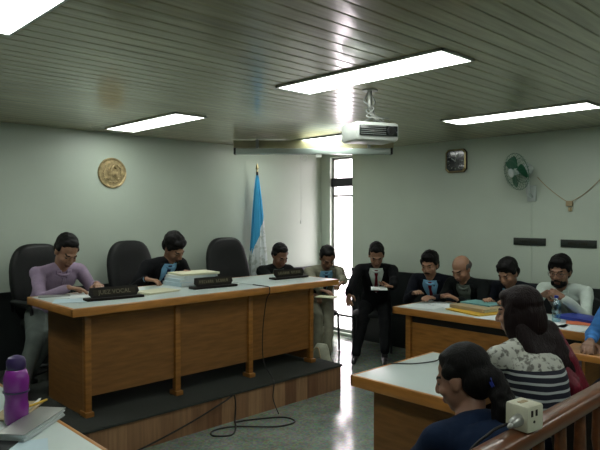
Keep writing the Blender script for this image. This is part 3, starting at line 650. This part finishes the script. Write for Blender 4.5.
# pale bag lying on the platform end
bg = thing('cloth_bag', 'pale cloth bag on the floor past the right end of the platform', 'bag', (4.28, 4.14, 0))
rings = []
for i in range(9):
    t_ = i / 8; z_ = .004 + .28 * t_; rings.append([V((.09 * (1 - .55 * t_ ** 2) * (1 + .12 * math.sin(3 * a + 4 * t_)) * math.cos(a) + .03 * t_, .16 * (1 - .6 * t_ ** 2) * (1 + .1 * math.sin(4 * a + 3 * t_)) * math.sin(a), z_)) for a in [2 * PI * k / 28 for k in range(28)]])
MB().loft(rings).build('sack', 'sneaker', bg, smooth=True)
MB().tube(spline([(-.09, .06, .13), (-.09, .02, .22), (-.07, -.04, .27), (-.085, -.09, .19), (-.095, -.12, .10)]), .006).build('strap', 'tan', bg)

# ------------------------------------------------------------------ people
def remesh(mb, voxel, smooth=3, disp=0, dscale=9, seed=0):
    me = bpy.data.meshes.new('tmp'); me.from_pydata(mb.v, [], mb.f)
    bm = bmesh.new(); bm.from_mesh(me); bmesh.ops.recalc_face_normals(bm, faces=bm.faces[:]); bm.to_mesh(me); bm.free()
    o = bpy.data.objects.new('tmp', me); COL.objects.link(o)
    md_ = o.modifiers.new('r', 'REMESH'); md_.mode = 'VOXEL'; md_.voxel_size = voxel
    if smooth: s_ = o.modifiers.new('s', 'SMOOTH'); s_.iterations = smooth; s_.factor = .5
    bpy.context.view_layer.update()
    out = bpy.data.meshes.new_from_object(o.evaluated_get(bpy.context.evaluated_depsgraph_get())); bpy.data.objects.remove(o)
    if disp:
        nn = [v.normal.copy() for v in out.vertices]
        for v, q in zip(out.vertices, nn): v.co += q * disp * noise.noise(v.co * dscale + V((seed, 0, 0)))
    out.shade_smooth(); return out
def put(me, name, mats, parent, mfun=None):
    me.materials.clear()
    for m_ in mats: me.materials.append(M[m_])
    if mfun:
        for p_ in me.polygons: p_.material_index = mfun(p_.center)
    me.transform(Matrix.Translation(-woff(parent))); o = bpy.data.objects.new(name, me); COL.objects.link(o); o.parent = parent; return o
def ik(a, c_, l1, l2, pole):
    d = c_ - a; D = min(d.length, (l1 + l2) * .995); c_ = a + d.normalized() * D; x = (l1 * l1 - l2 * l2 + D * D) / (2 * D); h = math.sqrt(max(0, l1 * l1 - x * x)); n_ = d.normalized()
    q = pole - n_ * pole.dot(n_); q.normalize(); return a + n_ * x + q * h, c_
def hand(m, w_, d, palmn, side, curl=.5, grip=1):
    # wrist, finger direction, palm normal (towards what is held), side=+1 thumb to the cross direction
    d = V(d).normalized(); palmn = (V(palmn) - d * V(palmn).dot(d)).normalized(); x = d.cross(palmn) * side   # thumb side
    kn = w_ + d * .085
    for q in (-1, -.35, .3, .9): m.cap(w_ + d * .012 + x * q * .016, kn + x * q * .029 - palmn * .002, .0135, .0115, 10)
    for q, ln in ((-1.02, .8), (-.36, .95), (.32, 1.0), (.98, .9)):
        base = kn + x * q * .029; cur = base; ang = curl * .5
        for k, s_ in enumerate((.038, .026, .020)):
            dirv = d * math.cos(ang) + palmn * math.sin(ang) + x * q * .05; nx = cur + dirv.normalized() * s_ * ln; m.cap(cur, nx, .0095 - .0008 * k, .0088 - .0009 * k, 10); cur = nx; ang += curl * .75
    tb = w_ + d * .028 + x * .026; t1 = tb + (d * .55 + x * .7 + palmn * .35).normalized() * .038; t2 = t1 + (d * .85 + x * .15 + palmn * .45 * grip).normalized() * .032; t3 = t2 + (d * .9 + palmn * .4 - x * .1).normalized() * .022
    m.chain([tb - x * .012, t1, t2, t3], [.015, .0115, .0105, .009])

def person(label, head, face, pitch=10, roll=0, body=None, floor=0., seat=.45, hands=None, hand_dirs=None, feet=None, hip=None, sc=1.0, skin_='skin', hair='short',
           top='suit', topm='suitblack', shirtm='shirtwhite', tiem=None, trm='trouserblack', face_hair='', glasses=False, female=False, lean=None, slump=.05, group='people in the courtroom'):
    head = V(head); fa = R(face); ba = R(face if body is None else body)
    F = V((math.cos(ba), math.sin(ba), 0)); S = V((math.sin(ba), -math.cos(ba), 0)); U = V((0, 0, 1))    # S = the person's right
    HR = Matrix.Translation(head) @ Matrix.Rotation(fa - PI / 2, 4, 'Z') @ Matrix.Rotation(R(roll), 4, 'Y') @ Matrix.Rotation(R(-pitch), 4, 'X') @ Matrix.Scale(sc * (1.0 if female else 1.12), 4)
    pit = R(pitch)
    N = head - U * .130 * sc - F * (.03 + .07 * math.sin(pit)) * sc + U * .03 * (1 - math.cos(pit))
    pz = floor + seat + .10; TL = .50 * sc * (.95 if female else 1)
    dz = max(.2, min(TL * .995, N.z - pz)); off = math.sqrt(TL * TL - dz * dz) if lean is None else lean
    Pv = V((N.x, N.y, pz)) - F * off if hip is None else V((hip[0], hip[1], pz))
    root = thing('person', label, 'person', (Pv.x, Pv.y, floor), 0, group)
    ax = (N - Pv).normalized(); FR = (F - ax * F.dot(ax)).normalized(); k_ = .9 if female else 1
    SW = .188 * sc * k_
    sp = lambda t_: Pv.lerp(N, t_) - FR * slump * math.sin(PI * t_)
    T = ((0, .150, .112, 0), (.12, .158, .118, 0), (.32, .142, .108, .008), (.5, .150, .110, .008), (.68, .168, .116, .01), (.80, .172, .108, .0), (.90, .135, .085, -.005), (.98, .075, .06, 0))
    if female: T = ((0, .165, .115, 0), (.12, .165, .118, 0), (.34, .125, .095, .005), (.5, .130, .105, .015), (.66, .145, .120, .022), (.80, .148, .095, .0), (.90, .115, .075, -.005), (.98, .06, .05, 0))
    def torso(m, g, t0=0, t1=1, n=24):
        rings = []
        for t_, rx, ry, fy in T:
            if t_ < t0 or t_ > t1: continue
            c_ = sp(t_) + FR * fy * sc; rings.append([c_ + S * (rx * sc + g) * math.copysign(abs(math.cos(a)) ** .85, math.cos(a)) + FR * (ry * sc + g) * math.copysign(abs(math.sin(a)) ** .9, math.sin(a)) for a in [2 * PI * j / n for j in range(n)]])
        m.loft(rings)
    sh = {q: sp(.875) + S * q * SW + FR * .0 for q in (-1, 1)}
    hands = hands or {}
    arms = {}
    for q in (-1, 1):
        tgt = V(hands[q]) if q in hands else Pv + F * .30 + S * q * .10 + U * .12
        e, w_ = ik(sh[q], tgt, .275 * sc, .245 * sc, S * q * .55 - U * .8 - F * .25); arms[q] = (e, w_)
    legs = {}
    for q in (-1, 1):
        h_ = Pv + S * q * .095 * sc - U * .01; ft = V(feet[q]) if feet else Pv + F * .44 + S * q * .13; ft = V((ft.x, ft.y, floor + .085))
        kn, ft2 = ik(h_, ft, .415 * sc, .40 * sc, F * .7 + U * .6); legs[q] = (h_, kn, ft2)
    # --- body: one continuous mesh
    m = MB(); torso(m, -.022)
    m.cap(sp(.86), N, .062 * sc, .056 * sc); nb = HR @ V((0, -.02, -.07)); m.cap(N - ax * .01, nb, .056 * sc * k_, .052 * sc * k_)
    for q in (-1, 1):
        e, w_ = arms[q]; m.chain([sh[q], e], [.042 * sc, .034 * sc]); m.chain([e, e.lerp(w_, .35), w_], [.034 * sc * k_, .036 * sc * k_, .024 * sc * k_])
        hd = (w_ - e).normalized(); pn_ = V((0, 0, -1)) - S * q * .25; hc = .55
        if hand_dirs and q in hand_dirs: hd = V(hand_dirs[q][0]); pn_ = V(hand_dirs[q][1]); hc = hand_dirs[q][2] if len(hand_dirs[q]) > 2 else .55
        d_ = hd.normalized(); pp = (pn_ - d_ * pn_.dot(d_)).normalized(); thumb = -S * q; sd_ = 1 if d_.cross(pp).dot(thumb) > 0 else -1
        hand(m, w_, d_, pp, sd_, hc)
        h_, kn, ft2 = legs[q]; m.chain([h_, kn, ft2], [.06, .04, .03])
    for c_, r_ in (((0, -.018, .032), (.074, .094, .084)), ((0, .018, -.028), (.063, .070, .086)), ((0, .042, -.088), (.034, .032, .024)), ((0, .072 if female else .074, .022), (.046, .014 if female else .016, .012)), ((0, .020, -.070), (.052, .055, .038)),
                   ((.034, .054, -.026), (.026, .026, .022)), ((-.034, .054, -.026), (.026, .026, .022)), ((.012, .094, -.030), (.009, .011, .008)), ((-.012, .094, -.030), (.009, .011, .008)),
                   ((.031, .069, .0115), (.016, .0135, .008)), ((-.031, .069, .0115), (.016, .0135, .008)), ((.031, .068, -.008), (.015, .012, .006)), ((-.031, .068, -.008), (.015, .012, .006)), ((0, .082, -.060), (.024, .012, .007)), ((0, .080, -.070), (.020, .012, .007)), ((.073, -.006, -.002), (.009, .020, .032)), ((-.073, -.006, -.002), (.009, .020, .032))): m.ell(c_, r_, HR)
    m.chain([HR @ V((0, .083, .014)), HR @ V((0, .102, -.022)), HR @ V((0, .103, -.028))], [.009, .0125, .012])
    me = remesh(m, .0055, 2); HI = HR.inverted()
    def mf(c_):
        l = HI @ c_
        if l.y > .078 and abs(l.x) < .024 and -.077 < l.z < -.054: return 1
        if l.y > .055 and .016 < abs(l.x) < .048 and .020 < l.z < .029 - .1 * abs(abs(l.x) - .03): return 2
        return 0
    bd = put(me, 'body', [skin_, 'lip' if female else 'lipm', 'hair'], root, mf)
    for q in (-1, 1):
        m = MB(); m.ell((q * .031, .0700, .002), .0105, HR, 14, 10); n0 = len(m.f); m.mi = 1; m.ell((q * .031, .0778, .001), (.0050, .0035, .0050), HR, 10, 6); m.build('eye', ['eye', 'iris'], bd, smooth=True, world=True)
    # --- trousers
    m = MB(); torso(m, .010, 0, .2)
    for q in (-1, 1):
        h_, kn, ft2 = legs[q]; m.chain([h_, h_.lerp(kn, .5), kn], [.092 * sc, .080 * sc, .064 * sc]); m.chain([kn, kn.lerp(ft2, .4), ft2 + U * .0], [.064 * sc, .060 * sc, .050 * sc])
    put(remesh(m, .011, 3, .008, 10, head.x), 'trousers', [trm], root)
    for q in (-1, 1):
        h_, kn, ft2 = legs[q]; fd_ = (V((kn.x - h_.x, kn.y - h_.y, 0)).normalized() * .7 + F * .3).normalized(); b_ = V((ft2.x, ft2.y, floor))
        m = MB(); m.cap(b_ + U * .045 - fd_ * .035, b_ + U * .040 + fd_ * .10, .038, .030); m.cap(b_ + U * .04 + fd_ * .08, b_ + U * .032 + fd_ * .17, .034, .026); m.cap(b_ + U * .05, b_ + U * .09, .036)
        me = remesh(m, .008, 2)
        for v in me.vertices: v.co.z = max(v.co.z, floor + .002)
        put(me, 'shoe', ['shoe'], root)
    # --- upper garment
    slv = 1.0
    def garment(g, long=.93, vox=.009):
        m = MB(); torso(m, g, 0, .93)
        for q in (-1, 1):
            e, w_ = arms[q]; m.cap(sp(.93), sh[q], .060 * sc + g, .052 * sc + g); m.chain([sh[q], sh[q].lerp(e, .5), e], [.054 * sc + g, .046 * sc + g, .041 * sc + g]); m.chain([e, e.lerp(w_, long)], [.041 * sc + g, .030 * sc + g])
        return m
    g0 = .012 if top == 'suit' else .004
    me = remesh(garment(g0), .009, 3, .010, 11, head.y * 3); tm = MB(); torso(tm, g0, 0, .93); tm.cap(sp(.93), sh[1], .060 * sc + g0, .052 * sc + g0); tm.cap(sp(.93), sh[-1], .060 * sc + g0, .052 * sc + g0); tme = remesh(tm, .012, 3, .010, 11, head.y * 3)
    bv = BVHTree.FromPolygons([v.co for v in tme.vertices], [tuple(p_.vertices) for p_ in tme.polygons])
    gm = put(me, {'suit': 'jacket', 'shirt': 'shirt', 'blouse': 'blouse'}[top], [topm], root)
    def strip(name, m_, zs, fun, offs, par=root, th=.004):       # cloth strip lying on the garment
        cols = 7; rows = []; ok = True
        for z_ in zs:
            x0, x1 = fun(z_); row = []
            for j in range(cols):
                x_ = x0 + (x1 - x0) * j / (cols - 1); o_ = sp(z_) + S * x_ * sc; hit = bv.ray_cast(o_ + FR * .5, -FR)
                row.append((hit[0] if hit[0] else o_ + FR * (.075 - max(0, z_ - .93) * .25) * sc) + FR * offs)
            rows.append(row)
        m = MB(); nr = len(rows); vs_ = [p_ for r_ in rows for p_ in r_] + [p_ - FR * (th + offs * .6) for r_ in rows for p_ in r_]; K = nr * cols; fs_ = []
        for i in range(nr - 1):
            for j in range(cols - 1):
                a = i * cols + j; fs_.append((a, a + 1, a + cols + 1, a + cols)); fs_.append((K + a, K + a + cols, K + a + cols + 1, K + a + 1))
        for i in range(nr - 1):
            for a, b in ((i * cols, (i + 1) * cols), (i * cols + cols - 1, (i + 2) * cols - 1)): fs_.append((a, b, K + b, K + a))
        for j in range(cols - 1):
            for a in (j, (nr - 1) * cols + j): fs_.append((a, a + 1, K + a + 1, K + a))
        m.add(vs_, fs_); return m.build(name, m_, par, smooth=True, world=True)
    zs = [.38 + .61 * i / 14 for i in range(15)]; vw = lambda z_: (.010 + .076 * (z_ - .38) / .52) if z_ < .90 else .086 - (z_ - .90) * .15
    if top == 'suit':
        sf = strip('shirt_front', shirtm, zs, lambda z_: (-vw(z_), vw(z_)), .004)
        for q in (-1, 1): strip('lapel', topm, zs, lambda z_: (q * vw(z_), q * (vw(z_) + .012 + .035 * math.sin(min(1, max(0, z_ - .38) / .56) * PI / 1.3))), .008, gm)
        for q in (-1, 1):
            e, w_ = arms[q]; MB().cyl(e.lerp(w_, .90), e.lerp(w_, 1.0), .033 * sc, .031 * sc).build('cuff', shirtm, gm, smooth=False, world=True)
    if top != 'blouse':
        m = MB()
        for j in range(24):
            a = 2 * PI * j / 24; a2 = 2 * PI * (j + 1) / 24
            pa = [N - ax * .035 + (S * math.cos(b) * .066 + FR * (math.sin(b) * .064)) * sc - U * (.02 * max(0, math.sin(b))) for b in (a, a2)]
            m.cap(pa[0] + ax * .012, pa[1] + ax * .012, .0125)
        put(remesh(m, .005, 1), 'collar', [shirtm if top == 'suit' else topm], root)
    if top == 'shirt': strip('button_placket', topm, [.2 + .7 * i / 12 for i in range(13)], lambda z_: (-.014, .014), .004, gm)
    if top == 'shirt':
        for q in (-1, 1): strip('collar_flap', topm, [.86 + .13 * i / 6 for i in range(7)], lambda z_: (q * (.012 + .10 * (z_ - .86)), q * (.022 + .045 * math.sin(min(1, (z_ - .86) / .09) * PI / 2))), .009, gm)
    if tiem: strip('tie', tiem, [.40 + .56 * i / 12 for i in range(13)], lambda z_: ((-1) * (.026 - .016 * (z_ - .40) / .5) if z_ < .86 else -.019, (.026 - .016 * (z_ - .40) / .5) if z_ < .86 else .019), .009, sf)
    # --- hair
    m = MB(); hm = 'hair'
    if hair == 'short':
        for c_, r_ in (((0, -.030, .052), (.079, .092, .080)), ((0, -.052, .005), (.075, .062, .07)), ((0, .022, .096), (.052, .045, .026)), ((.07, -.002, .03), (.012, .03, .028)), ((-.07, -.002, .03), (.012, .03, .028))): m.ell(c_, r_, HR)
    elif hair == 'thick':
        for c_, r_ in (((0, -.024, .060), (.084, .098, .084)), ((0, -.052, .0), (.079, .066, .075)), ((0, .040, .092), (.062, .044, .034)), ((.072, .004, .035), (.014, .036, .036)), ((-.072, .004, .035), (.014, .036, .036))): m.ell(c_, r_, HR)
    elif hair == 'balding':
        hm = 'hairgrey'
        for c_, r_ in (((0, -.052, .012), (.077, .066, .060)), ((.069, -.012, .02), (.013, .034, .030)), ((-.069, -.012, .02), (.013, .034, .030))): m.ell(c_, r_, HR)
    elif hair == 'tied':
        for c_, r_ in (((0, -.030, .052), (.080, .094, .080)), ((0, -.062, .0), (.078, .066, .080)), ((0, .004, .084), (.062, .056, .034)), ((0, -.10, -.005), (.048, .045, .05)), ((.070, .002, .038), (.014, .038, .030)), ((-.070, .002, .038), (.014, .038, .030))): m.ell(c_, r_, HR)
    elif hair == 'long':
        for c_, r_ in (((0, -.024, .048), (.083, .098, .084)), ((0, -.055, -.03), (.082, .072, .13)), ((0, .030, .083), (.062, .048, .034)), ((.070, -.002, -.04), (.018, .052, .10)), ((-.070, -.002, -.04), (.018, .052, .10))): m.ell(c_, r_, HR)
    me = remesh(m, .006, 3, .002 if female else .006, 30, head.x)
    if hair == 'long': hm = 'hairred'
    ho = put(me, 'hair', [hm], root)
    if hair == 'tied':
        m = MB(); b0 = HR @ V((0, -.125, -.01)); m.chain([b0, b0 - F * .05 - U * .08, b0 - F * .045 - U * .18, b0 - F * .02 - U * .27], [.036, .040, .034, .016]); put(remesh(m, .007, 2, .010, 30, 3), 'ponytail', ['hair'], ho)
        m = MB().lathe([(.02, -.012), (.042, -.006), (.042, .006), (.02, .012)], HR @ V((0, -.130, -.025)), 16, Matrix.Rotation(R(60), 4, 'X')); m.build('hair_tie', 'blue', ho, world=True)
    if hair == 'long':
        m = MB(); b0 = HR @ V((0, -.07, -.08)); m2 = MB()
        for j in range(-3, 4):
            o_ = S * j * .024; m.chain([b0 + o_, b0 + o_ * 1.2 + S * .02 - F * .06 - U * .12, b0 + o_ * 1.2 + S * .04 - F * .10 - U * .24, b0 + o_ * 1.0 + S * .05 - F * .115 - U * (.36 - .012 * abs(j))], [.042, .040, .034, .012])
        for q in (1,):
            m2.chain([b0 + S * q * .085, b0 + S * q * .125 - F * .065 - U * .13, b0 + S * q * .165 - F * .105 - U * .26, b0 + S * q * .17 - F * .11 - U * .40], [.034, .042, .038, .012])
            m2.chain([b0 + S * q * .07 - F * .03 - U * .1, b0 + S * q * .10 - F * .13 - U * .24, b0 + S * q * .11 - F * .14 - U * .38], [.034, .036, .012])
        put(remesh(m, .007, 4, .005, 20, 1), 'hair_length', ['hairred'], ho); put(remesh(m2, .007, 3, .005, 20, 2), 'wine_red_strands', ['hairwine'], ho)
    if 'moustache' in face_hair:
        m = MB().chain([HR @ V((-.028, .079, -.058)), HR @ V((-.010, .096, -.047)), HR @ V((.010, .096, -.047)), HR @ V((.028, .079, -.058))], [.005, .0075, .0075, .005]); put(remesh(m, .0035, 1), 'moustache', ['hair'], root)
    if 'beard' in face_hair:
        m = MB()
        for c_, r_ in (((0, .050, -.096), (.038, .034, .022)), ((.036, .040, -.078), (.024, .034, .026)), ((-.036, .040, -.078), (.024, .034, .026)), ((.030, .068, -.066), (.008, .014, .018)), ((-.030, .068, -.066), (.008, .014, .018))): m.ell(c_, r_, HR)
        put(remesh(m, .0045, 1, .003, 60), 'beard', ['hair'], root)
    if glasses:
        m = MB()
        for q in (-1, 1):
            m.tube([HR @ V((q * .032 + .024 * math.cos(a), .097, .002 + .017 * math.sin(a))) for a in [2 * PI * j / 18 for j in range(19)]], .002, 6); m.tube([HR @ V((q * .056, .096, .006)), HR @ V((q * .072, .06, .006)), HR @ V((q * .078, -.01, .006))], .002, 6)
        m.tube([HR @ V((-.009, .098, .005)), HR @ V((.009, .098, .005))], .002, 6); m.build('glasses', 'blackplastic', root, world=True)
    return dict(root=root, N=N, P=Pv, arms=arms, F=F, S=S)

DN = (0, 0, -1)
person('man in lilac shirt writing at the left end of the bench', (1.99, 4.78, 1.29), -84, 36, roll=-4, body=-80, floor=PH, hands={1: (1.88, 4.48, 1.035), -1: (2.14, 4.56, 1.035)}, hand_dirs={1: ((.75, -.35, -.15), DN, .5), -1: ((-.2, -.9, -.1), DN, .7)},
       feet={1: (1.52, 4.50, 0), -1: (1.62, 4.72, 0)}, hip=(1.93, 5.05), top='shirt', topm='shirtlilac', trm='trousergrey', skin_='skinlight', hair='short')
person('man in dark suit bending over papers beside the tall file stack', (3.00, 4.78, 1.28), -84, 42, roll=12, body=-84, floor=PH, hands={1: (2.62, 4.62, 1.03), -1: (3.05, 4.60, 1.03)}, hand_dirs={1: ((.5, -.8, -.1), DN, .8)},
       hip=(2.80, 5.06), topm='suitblack', shirtm='shirtblue', tiem='tienavy', skin_='skinlight', hair='thick')
person('man in dark suit behind the last nameplate, next to the flag', (4.46, 4.93, 1.125), -100, 30, body=-98, hands={1: (4.38, 4.50, .72), -1: (4.62, 4.55, .72)}, topm='suitdark', shirtm='shirtgrey', hair='short', sc=.97, face_hair='')
r = person('man in light grey suit and blue shirt writing on a pad', (4.90, 4.62, 1.095), -122, 38, body=-118, hands={1: (4.52, 4.32, .76), -1: (4.72, 4.20, .86)}, hand_dirs={1: ((.1, -1, -.1), DN, .5), -1: ((-.8, .0, -.25), DN, .9)}, feet={1: (4.62, 4.50, 0), -1: (4.60, 4.32, 0)}, topm='suitgrey', shirtm='shirtblue', tiem='tienavy', trm='suitgrey', hair='short', sc=.97, skin_='skin')
person('man in black suit and dark red tie reading a booklet, beside the window', (5.32, 4.25, 1.125), -138, 35, body=-140, hands={1: (4.82, 4.25, .70), -1: (5.08, 3.84, .80)}, hand_dirs={1: ((-.6, -.55, -.75), (.6, -.2, -.6), .5), -1: ((-.7, .45, .1), (0, 0, 1), .5)},
       feet={1: (4.88, 4.18, 0), -1: (4.98, 3.86, 0)}, topm='suitblack', shirtm='shirtwhite', tiem='tiered', hair='short', skin_='skinlight')
person('man in dark suit, light blue shirt and red tie at the desk end', (5.20, 3.46, 1.07), -168, 14, body=-165, hands={1: (4.93, 3.46, .80), -1: (4.92, 3.22, .785)}, topm='suitnavy', shirtm='shirtblue', tiem='tiered', hair='thick', sc=.97, face_hair='moustache', skin_='skinlight')
person('balding man in dark jacket bent over the desk papers', (5.14, 3.06, 1.06), 176, 30, body=180, hands={1: (4.98, 3.16, .785), -1: (4.96, 2.98, .785)}, topm='suitdark', shirtm='shirtgrey', hair='balding', sc=.97, skin_='skinlight', lean=.32)
person('young man in dark jacket behind the folder pile, looking down', (5.22, 2.62, 1.045), 172, 28, body=178, hands={1: (5.0, 2.72, .79), -1: (4.98, 2.44, .79)}, topm='suitnavy', shirtm='shirtblue', hair='thick', sc=.95, skin_='skinlight', lean=.30)
person('bearded man in white shirt with clasped hands at the right desk', (5.24, 2.15, 1.09), -176, 10, body=178, hands={1: (5.0, 2.20, .90), -1: (5.0, 2.02, .90)}, hand_dirs={1: ((-.25, -.8, .35), (-.5, -.1, -.4), .9), -1: ((-.2, .8, .35), (.7, .1, -.4), .9)},
       top='shirt', topm='shirtwhite', hair='thick', face_hair='beard moustache', glasses=True)
person('person in blue shirt reaching in from the right edge', (4.22, 1.235, 1.17), 172, 20, body=178, hands={1: (3.88, 1.40, .80), -1: (3.98, 1.06, .80)}, hand_dirs={1: ((-.9, -.2, -.15), DN, .3)}, top='shirt', topm='shirtroyal', trm='trousernavy', hair='short')
person('woman with tied black hair and navy jacket, nearest the railing', (1.862, 1.105, 1.015), 98, 18, body=68, roll=0, hands={1: (2.08, 1.30, .62), -1: (1.92, 1.40, .62)}, topm='navyjacket', top='shirt', trm='trousernavy', hair='tied', female=True, skin_='skinf', sc=.97)
person('woman with long dark red hair and black striped blouse with pale lace shoulders', (2.665, 1.285, 1.135), 96, 8, body=66, hands={1: (2.93, 1.47, .78), -1: (2.74, 1.56, .78)}, topm='stripes', top='blouse', trm='trousernavy', hair='long', female=True, skin_='skinf')
# chairs under those sitting off the bench
sc0 = side_chair((4.46, 5.06, 0), R(186), 'black side chair of the man next to the flag', 'black side chairs')
for x_, y_, a, lb in ((5.06, 4.93, 150, 'black side chair of the man in grey suit'), (5.45, 4.42, 132, 'black side chair of the man with the dark red tie by the window'), (5.49, 3.54, 103, 'black side chair of the man with red tie at the desk end'),
                      (5.49, 3.05, 90, 'black side chair of the balding man'), (5.49, 2.60, 88, 'black side chair of the young man in dark jacket'), (5.49, 2.14, 90, 'black side chair of the bearded man in white shirt'), (4.50, 1.22, 88, 'black side chair of the person in blue')):
    dup(sc0, (x_, y_, 0), R(a), lb)
wc = side_chair((1.83, 1.0, 0), R(-20), 'dark wooden chair of the woman in navy jacket', 'dark wooden chairs', True)
dup(wc, (2.66, 1.12, 0), R(-22), 'dark wooden chair of the woman in striped blouse')
# things held
sheets('writing_pad', 'cream writing pad on the lap of the man in grey suit', 'pad', 4.46, 4.22, .735, .15, .21, .008, R(20), 'papercream')
sheets('booklet', 'open white booklet held by the man with dark red tie', 'booklet', 4.99, 3.95, .80, .17, .25, .008, R(-50), 'paper')
